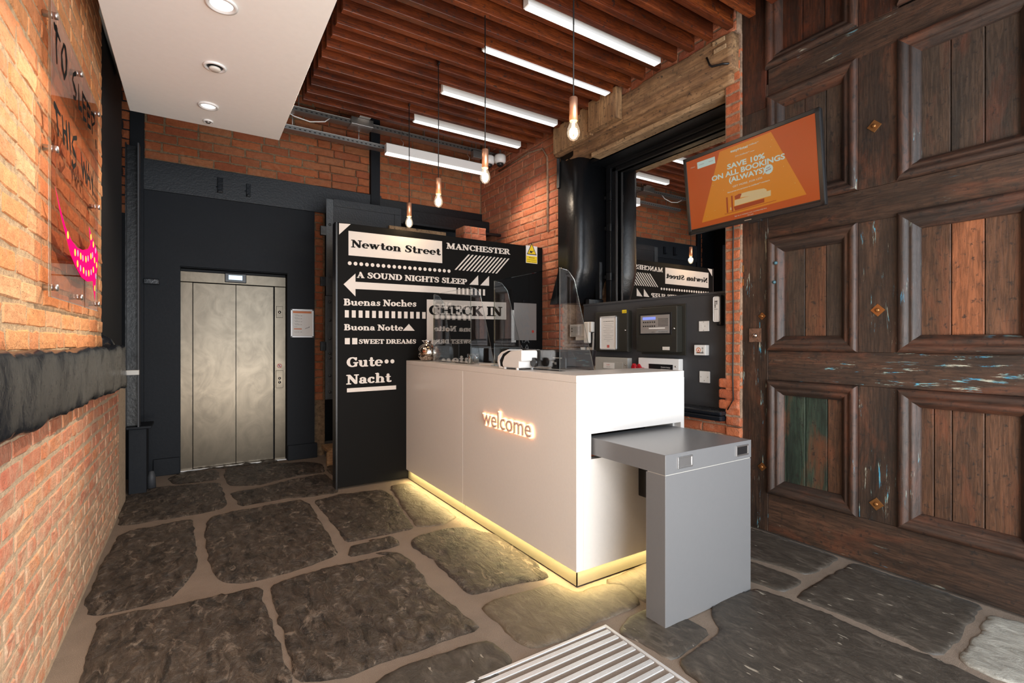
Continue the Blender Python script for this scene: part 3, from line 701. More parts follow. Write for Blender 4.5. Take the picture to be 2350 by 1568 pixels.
# bulging repaired bricks at the foot of the pier
for i, z in enumerate((.84, .92, 1.0)):
    o = box('brick', (RX-.03,RX+.1), (2.16,2.33), (z,z+.07), brick_p, wr, .014)
bm_ = timber('beam', (3.27,3.44), (2.165,4.27), (3.345,3.612), beam_m, None, 60, .010, 9, kind='structure', label='rough pale timber lintel beam over the mirror opening')
o = timber('beam_foot', (3.33,3.50), (2.2,4.25), (3.27,3.38), beam_m, bm_, 50, .010, 4)
box('packing_board', (3.385,3.53), (2.262,3.80), (3.225,3.268), pine_m, bm_, .004, label='pale pine strip under the beam')
box('packing_board', (3.19,3.268), (3.25,3.63), (3.375,3.66), beam_mv, bm_, .006, label='knotty upright timber block on the beam')
box('packing_board', (3.225,3.268), (3.635,3.93), (3.36,3.66), beam_mv, bm_, .005)
box('packing_board', (3.235,3.268), (3.935,4.24), (3.36,3.64), beam_mv, bm_, .005)
for y0, z0 in ((2.20, 3.50), (2.21, 3.56)):
    box('nailed_slip', (3.256,3.27), (y0,y0+.10), (z0,z0+.03), pine_m, bm_, .003)
tube('iron_hook', [(3.26,2.36,3.50),(3.255,2.33,3.43),(3.24,2.30,3.40),(3.25,2.22,3.385),(3.3,2.17,3.38)], .008, black_paint, bm_)

# sill / ledge
ls = thing('trim_2', 'dark painted ledge under the control board', None, kind='structure')
box('ledge_moulding', (3.30,3.5), (2.27,4.1), (.79,.825), navy_rough, ls, .012)
box('ledge_moulding', (3.315,3.5), (2.28,4.1), (.745,.788), navy_rough, ls, .012)

# mirror in the recess
mr = thing('mirror', 'large black-framed mirror above the control board reflecting the sign', 'mirror', (3.76, 0, 0))
o = box('mirror_glass', (0,.008), (2.2,3.93), (1.2,3.24), mirror_m, mr); o.rotation_euler = (0, 0, -.006)
for y0, y1, x0 in ((3.86, 3.93, -.05), (3.80, 3.86, -.03)): box('frame', (x0,.0), (y0,y1), (1.2,3.25), black_paint, mr, .004)
box('frame', (-.06,0), (2.2,3.9), (3.19,3.25), black_paint, mr, .004); box('frame', (-.03,0), (2.2,3.9), (3.15,3.19), black_paint, mr, .004)
for z in (2.85, 2.52, 2.0): boxes('hinge', [((-.075,-.05),(3.84,3.90),(z,z+.08)), ((-.065,-.045),(3.92,3.955),(z+.02,z+.06))], black_paint, mr, .003)
box('head_lining', (-.26,.02), (2.25,4.2), (3.225,3.26), black_paint, mr, .002)
# black steel chute column
cl = thing('chute', 'black painted steel column flaring at its foot beside the mirror', 'column', (0, 0, 0))
def chute():
    secs = []
    # (shift in y, z, half depth)
    for sy, z, ex in ((0, 3.36, 0), (0, 2.6, 0), (0, 2.12, 0), (.02, 2.05, .005), (.07, 1.92, .010), (.13, 1.76, .014)):
        pr_ = []
        x0, x1, y0, y1, r = 3.33-ex, 3.74, 3.94+sy, 4.275+sy, .10
        for i in range(9):
            a = PI+PI/2*i/8; pr_.append((x0+r+r*math.cos(a), y0+r+r*math.sin(a), z))
        pr_ = [(x0, y1, z)]+pr_+[(x1, y0, z), (x1, y1, z)]
        secs.append(pr_)
    n = len(secs[0]); V = [p for s in secs for p in s]; F = []
    for k in range(len(secs)-1):
        for i in range(n): F.append((k*n+i, k*n+(i+1) % n, (k+1)*n+(i+1) % n, (k+1)*n+i))
    F.append(tuple(range(n))); F.append(tuple(range((len(secs)-1)*n, len(secs)*n))[::-1])
    o = mesh('shaft', V, F, black_paint, cl); bm = bmesh.new(); bm.from_mesh(o.data); bmesh.ops.recalc_face_normals(bm, faces=bm.faces); bm.to_mesh(o.data); bm.free()
    for p in o.data.polygons: p.use_smooth = len(p.vertices) == 4
chute()
box('strap', (3.318,3.335), (4.24,4.285), (3.02,3.36), black_paint, cl, .003)
boxes('foot_bracket', [((3.5,3.7),(3.96,4.02),(1.72,1.80)), ((3.62,3.66),(3.93,4.0),(1.80,2.2))], black_paint, cl, .004)
# ---- wooden door leaf (x = 3.39, opened flat along the right side)
d1 = thing('door_1', 'huge old panelled timber door leaf with worn paint and brass bolts', None, (3.39, 0, 0), kind='structure')
DZ0, DZ1 = .014, 4.0
box('core', (.045,.07), (-.8,2.15), (DZ0,DZ1), plank_d, d1)
box('stile', (0,.045), (1.958,2.150), (DZ0,3.16), door_vb, d1, .004, label='outer stile with turquoise paint flecks')
box('stile', (-.004,.045), (1.972,2.150), (3.0,DZ1), plank_t, d1, .004, label='reddish top of the outer stile')
for z0, z1, m in ((.285,1.080,door_vb),(1.285,2.07,door_vb),(2.27,3.075,door_v),(3.262,DZ1,plank_t)):
    box('muntin', (0,.045), (1.195,1.396), (z0,z1), m, d1, .003)
box('stile', (0,.045), (.42,.598), (DZ0,DZ1), door_v, d1, .004)
box('rail', (0,.045), (.598,1.958), (DZ0,.285), door_h, d1, .004, label='dark scuffed bottom rail')
box('rail', (0,.045), (.598,1.958), (1.080,1.285), door_hb, d1, .004, label='middle rail streaked with blue paint')
box('rail', (0,.045), (.598,1.958), (2.07,2.27), door_h, d1, .004)
box('rail', (0,.045), (.598,1.958), (3.07,3.262), door_h, d1, .004)
box('stile', (0,.045), (-.8,.42), (DZ0,DZ1), door_v, d1, .004)
PROF = [(0,0),(.0,.016),(.006,.026),(.018,.032),(.032,.030),(.044,.020),(.050,.012),(.062,.016),(.074,.012),(.084,-.004),(.098,-.012),(.102,-.034)]
def moulding(y0, y1, z0, z1, k=1.0):
    cs = [(y0, z0, 1, 1), (y1, z0, -1, 1), (y1, z1, -1, -1), (y0, z1, 1, -1)]
    for s in range(4):
        a, b = cs[s], cs[(s+1) % 4]; V = []; F = []
        for t_w, hgt in PROF: V.append((-hgt, a[0]+a[2]*t_w*k, a[1]+a[3]*t_w*k))
        for t_w, hgt in PROF: V.append((-hgt, b[0]+b[2]*t_w*k, b[1]+b[3]*t_w*k))
        n = len(PROF)
        for i in range(n-1): F.append((i, i+n, i+n+1, i+1))
        o = mesh('moulding', V, F, door_mh if s % 2 == 0 else door_mv, d1)
        for p in o.data.polygons: p.use_smooth = True
def panel(y0, y1, z0, z1, splits, mats, k=1.0):
    moulding(y0, y1, z0, z1, k)
    ed = [y1-.09*k]+splits+[y0+.09*k]
    for i in range(len(ed)-1):
        off = random.uniform(-.003, .003)
        box('plank', (.030+off,.045), (ed[i+1]+.002, ed[i]-.002), (z0+.08*k, z1-.08*k), mats[i], d1, .003)
panel(1.396,1.958,.285,1.080, [1.845,1.72,1.585], [plank_g,plank_g,plank_g,plank_m])
panel(1.396,1.958,1.285,2.070, [1.724,1.592], [plank_d,plank_m,plank_d])
panel(1.396,1.958,2.270,3.070, [1.724,1.592], [plank_d,plank_d,plank_d])
panel(1.396,1.972,3.262,DZ1, [1.74,1.60], [plank_t,plank_t,plank_t])
panel(.598,1.195,.285,1.080, [1.04,.963,.832], [plank_m,plank_m,plank_m,plank_m], 1.0)
panel(.598,1.195,1.285,2.085, [.966,.832], [plank_m,plank_o,plank_m], 1.0)
panel(.598,1.195,2.270,3.075, [.968,.832], [plank_d,plank_d,plank_d], 1.0)
panel(.598,1.195,3.270,DZ1, [.968,.832], [plank_t,plank_t,plank_t], 1.0)
brass = plain('aged_brass', (.36, .17, .06), .35, .8)
rusty = mortarm('rusted_plate', (.20, .10, .06), .4)
for y, z, r in ((1.311,2.627,.036),(1.293,1.535,.036),(1.300,.389,.036),(2.0,1.53,.026),(2.0,.46,.03)):
    b = box('bolt', (-.006,.0), (-r*.75,r*.75), (-r*.75,r*.75), brass, d1, .001, label='diamond-shaped brass bolt plate'); b.location = (0, y, z); b.rotation_euler = (PI/4, 0, 0)
    lathe('bolt_head', [(.012,-.006),(.012,-.014),(.007,-.017),(.0,-.018)][::-1], brass, b, ax='x', n=10)
lk = box('lock_plate', (-.010,.0), (2.005,2.095), (1.345,1.445), rusty, d1, .003, label='square rusted plate with a stud')
lathe('stud', [(.0,-.024),(.012,-.022),(.018,-.012),(.018,-.01)], chrome, lk, c=(0,2.048,1.392), ax='x', n=12)
knob_m = plain('old_blue_paint', (.05, .12, .15), .4)
for p in ((-1.905, 1.761), (-1.895, 1.893)): lathe('stud', [(.0,-.030),(.008,-.028),(.012,-.02),(.012,-.005)], knob_m, d1, c=(0,-p[0],p[1]), ax='x', n=12, label='small stud with blue paint')
# worn edge nicks of the door: latch keeps
for z in (1.86, 1.76): box('keep', (-.002,.04), (2.140,2.158), (z,z+.05), brass, d1, .002)
# cable down the brick pier
tube('cable', [(3.33,2.19,2.35),(3.352,2.2,2.2),(3.352,2.205,1.9),(3.352,2.2,1.5),(3.352,2.205,1.1),(3.352,2.2,.92),(3.34,2.24,.84)], .005, cablem, None, label='thin black cable clipped down the brick pier', cat='cable')

# ================================================================== LIFT
EY = 6.2
d2 = thing('door_2', 'brushed steel lift doors in a dark blue recess', None, (0, EY, 0), kind='structure')
box('backing', (-.139,.875), (.04,.1), (0,2.125), dark, d2)
box('jamb', (-.139,-.03), (-.012,.04), (0,1.972), steel, d2, .003)
box('jamb', (.752,.868), (-.012,.04), (0,1.972), steel, d2, .003)
box('header', (-.139,.868), (-.018,.04), (1.976,2.085), steel, d2, .003)
box('door_panel', (-.027,.3665), (.0,.03), (.012,1.97), steel, d2, .002)
box('door_panel', (.3695,.742), (.004,.03), (.012,1.97), steel, d2, .002)
box('threshold', (-.139,.87), (-.06,.03), (-.002,.010), alu, d2, .002)
boxes('reveal', [((-.139,-.136),(-.098,.04),(0,2.12)), ((.872,.875),(-.098,.04),(0,2.12)), ((-.139,.875),(-.098,.04),(2.115,2.12))], navy, d2)
dp = box('display', (.262,.468), (-.034,-.019), (1.992,2.092), blackp, d2, .006)
box('display_screen', (.298,.428), (-.036,-.033), (2.022,2.070), blue_em, dp)
cp = box('call_panel', (.768,.838), (-.020,-.012), (1.62,1.752), steel, d2, .003)
lathe('call_button', [(.0,-.030),(.012,-.029),(.016,-.020)], chrome, cp, c=(.803,0,1.685), ax='y', n=14)
cp = box('call_panel', (.765,.840), (-.020,-.012), (.82,1.02), steel, d2, .003)
for z in (.93, .885): lathe('call_button', [(.0,-.030),(.011,-.029),(.015,-.020)], chrome, cp, c=(.803,0,z), ax='y', n=14)
flat('warning_mark', [circ((.803,1.072),.024,20)], -.0125, red_ink, d2); flat('warning_mark', [circ((.803,1.072),.018,20)], -.0130, paper, d2)
flat('warning_mark', [[(.789,1.082),(.793,1.087),(.817,1.062),(.813,1.057)]], -.0134, red_ink, d2)
flat('warning_mark', [[(.797,1.060),(.803,1.060),(.808,1.084),(.802,1.084)]], -.0133, black_ink, d2)

# framed notice to the right of the lift
nf = thing('notice_frame', 'silver-framed floor notice on the blue wall beside the lift', 'notice', (0, BY, 0))
boxes('frame', [((.905,.925),(-.022,-.001),(1.395,1.722)), ((1.133,1.153),(-.022,-.001),(1.395,1.722)), ((.905,1.153),(-.022,-.001),(1.395,1.415)), ((.905,1.153),(-.022,-.001),(1.702,1.722))], alu_s, nf, .004)
box('sheet', (.925,1.133), (-.010,-.002), (1.415,1.702), paper, nf)
flat('print', [[(.93,1.675),(1.128,1.675),(1.128,1.697),(.93,1.697)]], -.0104, orange_ink, nf)
z = 1.655
for a, b in (('3rd Floor','Rooms 301 - 326'),('2nd Floor','Rooms 201 - 227'),('1st Floor','Rooms 101 - 125'),('Ground','Rooms 001 - 012')):
    label_text('print', a, .945, z, .04, .007, -.0106, black_ink, nf); label_text('print', b, .952, z-.013, .075, .008, -.0106, black_ink, nf, .01); z -= .034
flat('print', [[(.944,1.487),(1.02,1.487),(1.025,1.494),(1.02,1.501),(.944,1.501),(.939,1.494)]], -.0106, orange_ink, nf)
label_text('print', 'Reception', .948, 1.490, .066, .007, -.0108, paper, nf)
label_text('print', 'Street', .945, 1.515, .03, .007, -.0106, black_ink, nf)
label_text('print', 'Rooms 401 - 408', .945, 1.455, .08, .007, -.0106, black_ink, nf)
flat('print', [[(1.06,1.500),(1.10,1.515),(1.098,1.52),(1.108,1.521),(1.104,1.509),(1.102,1.512),(1.062,1.496)]], -.0106, black_ink, nf)

# steel channel post and black box at the left of the lift
po = thing('steel_post', 'tall black steel channel post standing on the black box beside the lift', 'post', (0, 0, 0))
box('web', (-.522,-.425), (5.50,5.52), (.60,3.09), black_paint, po, .002)
box('flange', (-.522,-.512), (5.44,5.50), (.60,3.09), black_paint, po, .002)
box('flange', (-.432,-.420), (5.40,5.52), (.60,3.09), charcoal, po, .002)
bx = thing('box_bollard', 'black boxed-in pipe with a flat lid left of the lift', 'box', (0, 0, 0))
box('body', (-.50,-.372), (5.46,5.70), (0,.575), navy, bx, .004)
box('lid', (-.515,-.335), (5.43,5.75), (.578,.60), navy, bx, .004)
lathe('door_stop', [(.0,.16),(.018,.155),(.03,.11),(.035,.0)][::-1], charcoal, bx, c=(-.345,5.62,0), n=14)

# riveted fire door and stair behind the sign
fd = thing('fire_door', 'dark grey riveted steel fire door behind the black sign', 'fire door', (0, 5.6, 0))
box('sheet', (1.20,2.02), (.0,.03), (.72,2.90), navy_band, fd, .002)
box('border_strip', (1.186,1.262), (-.012,.0), (1.85,2.90), galv_p := paintm('grey_blue_metal', (.055,.066,.076), .32, .35, 60), fd, .003)
box('border_strip', (1.178,1.262), (-.010,.0), (.72,1.845), galv_p, fd, .003)
box('border_strip', (1.262,2.03), (-.012,.0), (2.83,2.91), navy_band, fd, .003)
box('border_strip', (1.95,2.03), (-.010,.0), (.72,2.83), navy_band, fd, .003)
for z in (2.62, 2.05, 1.78, 1.58, 1.38, 1.22, 1.17, .98, .80):
    lathe('rivet', [(.0,-.020),(.010,-.018),(.016,-.011)], galv_p, fd, c=(1.225,0,z), ax='y', n=10)
for z in (2.5, 1.95, 1.25): box('hinge', (1.13,1.19), (-.01,.03), (z,z+.10), black_paint, fd, .003)
sr = thing('staircase', 'pale timber stair start just visible left of the black sign', 'stairs', (0, 0, 0))
prism('stringer', [(1.19,0),(1.30,0),(1.9,.48),(1.9,.70),(1.19,.14)], 5.56, 5.60, ply_m, sr)
for i in range(3): box('tread', (1.24+.24*i,1.50+.24*i), (5.60,6.1), (.10+.18*i,.14+.18*i), ply_m, sr, .004)
prism('stringer', [(1.24,.0),(1.34,0),(1.9,.42),(1.9,.5)], 5.50, 5.555, navy, sr)
# dark lintels and timber above the sign
lt = thing('dark_lintels', 'black steel lintels over the dark opening above the sign', 'lintel', (0, 0, 0), kind='structure')
box('beam', (1.30,3.38), (5.86,5.92), (2.82,2.98), black_paint, lt, .004)
box('beam', (1.30,3.38), (5.80,5.92), (2.79,2.82), black_paint, lt, .003)
box('beam', (2.06,3.38), (5.55,5.60), (2.73,2.76), black_paint, lt, .003)
box('batten', (1.84,2.54), (5.45,5.50), (2.625,2.665), pine_m, lt, .004, label='orange-lit timber batten')
pr2 = box('brick_pier', (2.665,2.95), (5.2,5.45), (0,2.715), mort_r, None, .004, label='short brick pier top showing above the sign', cat='pier')
bricks(pr2, 'y', 5.195, -1, 2.668, 2.948, 2.455, 2.72, .088, .2, brick_r, limit=20, cam_pos=(2, 3))
bricks(pr2, 'x', 2.662, -1, 5.2, 5.45, 2.455, 2.72, .088, .24, brick_r, limit=20, cam_pos=(2, 3))

# ================================================================== SIGN PANEL
SY = 4.63
sg = thing('sign_panel', 'tall black partition covered with cream lettering and arrows', 'sign', (0, SY, 0))
box('board', (1.068,3.38), (.002,.11), (.02,2.435), signblack, sg, .003)
box('edge', (1.064,1.081), (-.004,.115), (.0,2.437), blackp, sg, .002)
Y0 = .0005
def sq(a, b, c, d): return [a, b, c, d]
flat('arrow_mark', [[(1.095, 2.426),(1.199, 2.431),(1.095, 2.322)]], Y0, vinyl, sg)
flat('name_block', [[(1.179, 2.367),(2.114, 2.373),(2.116, 2.149),(1.179, 2.142)]], Y0, vinyl, sg)
fat_text('lettering', 'Newton Street', (1.203, 2.218), (2.096, 2.226), .070, -.0006, signblack, sg)
fat_text('lettering', 'MANCHESTER', (2.164, 2.303), (2.932, 2.313), .060, Y0, vinyl, sg)
flat('stripes', [[(x0+i*(x2-x0)/11, z0+i*(z2-z0)/11), (x0+.020+i*(x2-x0)/11, z0+.0+i*(z2-z0)/11), (x1+.020+i*(x3-x1)/11, z1+i*(z3-z1)/11), (x1+i*(x3-x1)/11, z1+i*(z3-z1)/11)]
    for (x0,z0),(x1,z1),(x2,z2),(x3,z3) in [((2.255, 2.093),(2.415, 2.267),(2.744, 2.091),(2.907, 2.269))] for i in range(12)], Y0, vinyl, sg)
a, b = (1.19, 2.07), (2.191, 2.074)
flat('dots', [circ((a[0]+(b[0]-a[0])*i/19, a[1]+(b[1]-a[1])*i/19), .0175) for i in range(20)], Y0, vinyl, sg)
fat_text('lettering', 'A SOUND NIGHTS SLEEP', (1.255, 1.941), (2.399, 1.95), .056, Y0, vinyl, sg)
flat('triangles', [[(2.532, 2.055),(2.535, 1.952),(2.427, 1.949)],[(2.666, 2.058),(2.667, 1.952),(2.558, 1.95)]], Y0, vinyl, sg)
flat('long_arrow', [[(1.135, 1.873),(1.242, 1.767),(1.242, 1.836),(2.275, 1.845),(2.275, 1.908),(1.242, 1.903),(1.242, 1.979)]], Y0, vinyl, sg)
flat('bars', [[(2.295, 1.908),(2.32, 1.909),(2.32, 1.843),(2.295, 1.842)],[(2.344, 1.909),(2.369, 1.909),(2.369, 1.843),(2.344, 1.843)],[(2.393, 1.908),(2.417, 1.909),(2.417, 1.843),(2.393, 1.843)],[(2.441, 1.909),(2.466, 1.909),(2.466, 1.843),(2.441, 1.843)],[(2.492, 1.91),(2.517, 1.91),(2.517, 1.843),(2.492, 1.842)],[(2.541, 1.909),(2.567, 1.91),(2.567, 1.843),(2.541, 1.843)],[(2.59, 1.91),(2.616, 1.91),(2.616, 1.843),(2.59, 1.843)]], Y0, vinyl, sg)
fat_text('lettering', 'Buenas Noches', (1.137, 1.68), (1.836, 1.694), .062, Y0, vinyl, sg)
(x0,z0),(x1,z1),(x2,z2),(x3,z3) = (1.146, 1.637), (1.146, 1.57), (1.898, 1.644), (1.898, 1.578)
flat('bars', [[(x0+(x2-x0)*i/12, z0+(z2-z0)*i/12),(x0+.036+(x2-x0)*i/12, z0+(z2-z0)*i/12),(x1+.036+(x3-x1)*i/12, z1+(z3-z1)*i/12),(x1+(x3-x1)*i/12, z1+(z3-z1)*i/12)] for i in range(13)], Y0, vinyl, sg)
flat('check_in_block', [[(1.947, 1.772),(2.885, 1.781),(2.885, 1.592),(2.017, 1.585),(2.017, 1.362),(2.084, 1.362),(1.987, 1.268),(1.893, 1.362),(1.947, 1.362)]], Y0, vinyl, sg)
fat_text('lettering', 'CHECK IN', (1.967, 1.615), (2.832, 1.627), .102, -.0006, signblack, sg)
fat_text('lettering', 'Buona Notte', (1.14, 1.453), (1.698, 1.455), .056, Y0, vinyl, sg)
flat('triangles', [[(1.696, 1.456),(1.759, 1.523),(1.82, 1.456)]], Y0, vinyl, sg)
flat('bars', [[(1.146, 1.381),(1.191, 1.382),(1.191, 1.324),(1.146, 1.325)],[(1.212, 1.382),(1.259, 1.382),(1.259, 1.324),(1.212, 1.324)]], Y0, vinyl, sg)
fat_text('lettering', 'SWEET DREAMS', (1.271, 1.328), (1.833, 1.329), .043, Y0, vinyl, sg)
fat_text('lettering', 'Gute', (1.16, 1.113), (1.498, 1.118), .092, Y0, vinyl, sg)
flat('dots', [circ((1.536, 1.159), .020), circ((1.593, 1.159), .020)], Y0, vinyl, sg)
fat_text('lettering', 'Nacht', (1.16, 0.955), (1.581, 0.962), .088, Y0, vinyl, sg)
flat('bars', [[(1.165, 0.92),(1.63, 0.926),(1.63, 0.887),(1.165, 0.883)]], Y0, vinyl, sg)
# cctv warning notice
wn = thing('warning_notice', 'small yellow triangle camera warning notice near the top right of the sign', 'notice', (0, SY, 0))
(wx0, wz1), (wx1, wz0) = (3.147, 2.44), (3.303, 2.242)
box('plate', (wx0,wx1), (-.003,.0015), (wz0,wz1), paper, wn)
wx = (wx0+wx1)/2; ww = wx1-wx0
flat('symbol', [[(wx-ww*.44,wz0+ww*.62),(wx+ww*.44,wz0+ww*.62),(wx,wz0+ww*1.5)]], -.0035, black_ink, wn)
flat('symbol', [[(wx-ww*.36,wz0+ww*.68),(wx+ww*.36,wz0+ww*.68),(wx,wz0+ww*1.38)]], -.0038, yellow_ink, wn)
flat('symbol', [[(wx-.03,wz0+ww*.78),(wx+.0,wz0+ww*.74),(wx+.012,wz0+ww*.86),(wx-.02,wz0+ww*.92)],[(wx+.012,wz0+ww*.84),(wx+.03,wz0+ww*.90),(wx+.03,wz0+ww*.95),(wx+.008,wz0+ww*.88)]], -.0041, black_ink, wn)
flat('symbol', [[(wx0+.004,wz0+.004),(wx1-.004,wz0+.004),(wx1-.004,wz0+ww*.52),(wx0+.004,wz0+ww*.52)]], -.0035, yellow_ink, wn)
label_text('print', 'Warning', wx-ww*.27, wz0+ww*.37, ww*.54, .014, -.0042, black_ink, wn, .02)
label_text('print', 'CCTV cameras in', wx-ww*.42, wz0+ww*.22, ww*.84, .010, -.0042, black_ink, wn, .01)
label_text('print', 'constant operation', wx-ww*.42, wz0+ww*.08, ww*.84, .010, -.0042, black_ink, wn, .01)
# engraved plate to the right of CHECK IN
pn = thing('steel_notice', 'grey engraved plate hanging to the right of the CHECK IN lettering', 'notice', (0, SY, 0))
px0, pz1 = (2.984, 1.784); px1, pz0 = (3.289, 1.364)
box('plate', (px0,px1), (-.006,.001), (pz0,pz1), steel_plate, pn, .002)
for i in range(7):
    z = pz1-.09-i*.085; cx_ = (px0+px1)/2-.01
    flat('engraving', [[(cx_-.05,z+.04),(cx_-.044,z+.04),(cx_-.02,z-.02),(cx_-.026,z-.02)],[(cx_-.005,z-.02),(cx_+.001,z-.02),(cx_+.03,z+.045),(cx_+.024,z+.045)],[(cx_+.03,z+.045),(cx_+.036,z+.045),(cx_+.062,z-.02),(cx_+.056,z-.02)],[(cx_+.01,z+.0),(cx_+.05,z+.0),(cx_+.05,z+.006),(cx_+.01,z+.006)]], -.0066, grey_ink, pn)
label_text('print', 'IT\'S A SIGN', px0+.01, pz1-.022, .12, .01, -.0066, grey_ink, pn)
flat('print', [circ((px1-.05,pz0+.10),.016)], -.0066, red_ink, pn)
box('paper_strip', (2.95,3.01), (-.004,.0), (1.34,1.70), paper, pn, label='white strip below the plate')

# ================================================================== DESK
dk = thing('reception_desk', 'white reception desk with glowing welcome lettering and lit brass-toned kick plate', 'desk', (0, 0, 0))
X0, Y1, ZT = 1.73, 2.06, 1.165
for y0, y1 in ((2.06,3.408),(3.4115,4.625)): box('front_panel', (X0,X0+.05), (y0,y1), (.10,1.125), deskw, dk, .002)
# side panel with the slot for the grey table
boxes('side_panel', [((X0+.05,2.617),(Y1,Y1+.05),(.84,1.125)), ((X0+.05,2.617),(Y1,Y1+.05),(.10,.70)), ((X0+.05,1.835),(Y1,Y1+.05),(.70,.84)), ((2.585,2.617),(Y1,Y1+.05),(.70,.84))], deskw, dk, .0)
boxes('slot_lining', [((1.835,2.585),(Y1+.05,Y1+.3),(.838,.842)), ((1.835,2.585),(Y1+.28,Y1+.3),(.70,.84))], blackp, dk)
boxes('countertop', [((X0,2.14),(Y1,4.625),(1.125,ZT)), ((2.14,2.617),(Y1,2.42),(1.125,ZT))], deskw, dk, .003)
box('inner_panel', (2.57,2.617), (Y1+.05,2.42), (.10,1.125), deskw, dk)
box('work_surface', (1.78,2.5), (2.42,4.6), (.735,.76), deskw, dk, .002)
box('inner_back', (2.06,2.08), (2.42,4.6), (.10,.735), deskw, dk)
box('underside', (X0+.05,2.57), (Y1+.05,4.6), (.10,.12), deskw, dk)
for y0, y1 in ((2.083,3.408),(3.4115,4.625)): box('kick_plate', (X0+.022,X0+.027), (y0,y1), (.012,.10), kick, dk, label='brushed metal kick plate lit from above')
box('kick_plate', (X0+.022,2.58), (2.083,2.088), (.012,.10), kick, dk, label='brushed metal kick plate lit from above')
box('led_strip', (X0+.006,X0+.016), (2.07,4.6), (.0965,.0995), led_em, dk); box('led_strip', (X0+.02,2.56), (2.066,2.076), (.0965,.0995), led_em, dk)
for nm, loc, sx, sy, e in (('desk_led', (X0-.012, 3.33, .094), .02, 2.5, 10), ('desk_led', (2.15, 2.048, .094), .85, .02, 3.5)):
    lamp(nm, 'AREA', loc, e, (1, .80, .38), (0, 0, 0), shape='RECTANGLE', size=sx, size_y=sy)
# welcome lettering
we = thing('welcome_lettering', 'glowing orange-haloed welcome lettering on the desk front', 'lettering', (X0, 3.068, .765), -PI/2)
V, F, tw = text_mesh('welcome', 0.0)
def wel(y, bold, mat, nm, th, grow):
    V, F, tw2 = text_mesh('welcome', bold)
    VV = [((a-(tw2-tw)/2)/tw*.605, y, b/.73*.125*.92) for a, b in V]
    n = len(VV); ec = {}
    for f in F:
        for a, b in zip(f, f[1:]+f[:1]): ec[(a, b)] = 1
    mesh(nm, VV+[(p[0], y+th, p[2]) for p in VV], list(F)+[(a, b, b+n, a+n) for (a, b) in ec if (b, a) not in ec], mat, we)
wel(-.011, .046, neon_em, 'halo_light', .007, 0)
wel(-.021, .002, letter_m, 'letters', .009, 0)

# grey accessible table
tb = thing('side_table', 'grey lacquered low table slotted into the bright end of the desk', 'table', (1.848, 1.56, 0))
box('top', (0,.690), (0,.56), (.722,.817), greyp, tb, .002)
box('leg', (0.0,.686), (0,.118), (.004,.718), greyp, tb, .002, label='full-width slab leg')
box('shadow_gap', (.003,.683), (.003,.11), (.7175,.7225), greyl, tb)
for cx_, dm in ((.140, alu), (.605, blackp)):
    pl = thing('pull', None, None); pl.parent = tb; pl.location = (cx_, -.001, .770)
    boxes('frame', [((-.055,.055),(-.004,.004),(.020,.028)), ((-.055,.055),(-.004,.004),(-.028,-.020)), ((-.055,-.046),(-.004,.004),(-.022,.022)), ((.046,.055),(-.004,.004),(-.022,.022))], alu, pl, .0015)
    box('cup', (-.046,.046), (-.002,.0), (-.020,.020), dm, pl)
box('socket_box', (2.20,2.46), (2.0,2.058), (.44,.68), blackp, None, .006, label='black socket box on the desk end under the grey table', cat='socket')

# entrance mat
em = thing('entrance_mat', 'ribbed aluminium and carpet entrance mat set in the floor', 'mat', (0, 0, 0))
box('frame_strip', (.2,1.63), (1.716,1.730), (-.004,.012), alu_s, em, .001); box('frame_strip', (1.618,1.632), (.2,1.73), (-.004,.0125), alu_s, em, .001)
carpet = plain('grey_brown_carpet', (.20, .16, .13), .95, 0, .9, 300)
box('carpet_bed', (.2,1.618), (.2,1.716), (-.004,.006), carpet, em)
rib_m = plain('ribbed_aluminium', (.74, .75, .76), .42, .5)
s0 = None
for i in range(24):
    y = 1.70-.0512*i
    if s0 is None: s0 = boxes('tread_strip', [((.2,1.612),(-.0115+j*.0059,-.0072+j*.0059),(.006,.0115)) for j in range(4)]+[((.2,1.612),(-.0118,.0118),(.004,.0100))], rib_m, em); o = s0
    else: o = s0.copy(); C.objects.link(o)
    o.location = (0, y-.013, 0)

# ---- acrylic screens
def screen(y0, y1, x, z1, wing, lab, grp='clear acrylic sneeze screens on the desk'):
    t = thing('acrylic_screen', lab, 'screen', (x, y0, ZT+.001), group=grp)
    hh = z1-ZT; L = y1-y0
    box('pane', (0,.004), (0,L), (.006,hh), glass, t)
    boxes('pane_edge', [((-.001,.005),(0,L),(hh,hh+.0025)), ((-.001,.005),(-.003,0),(.004,hh)), ((-.001,.005),(L,L+.003),(.004,hh))], edge_glass, t)
    for y in (-.004, L):
        prism('wing', [(.005,.004),(wing,.004),(wing*.42,hh*.90),(wing*.24,hh*.985),(.005,hh)], y, y+.004, glass, t, 'xz')
        tube('wing_edge', [(wing,y+.002,.004),(wing*.42,y+.002,hh*.90),(wing*.24,y+.002,hh*.985),(.005,y+.002,hh)], .002, edge_glass, t, 5)
    boxes('foot', [((-.004,.05),(.0,L),(0,.004))], glass, t)
    return t
screen(2.395, 3.18, 1.875, 1.80, .28, 'clear acrylic screen nearest the bright corner of the desk')
screen(3.53, 4.26, 1.86, 1.785, .22, 'clear acrylic screen beside the silver glass orb')

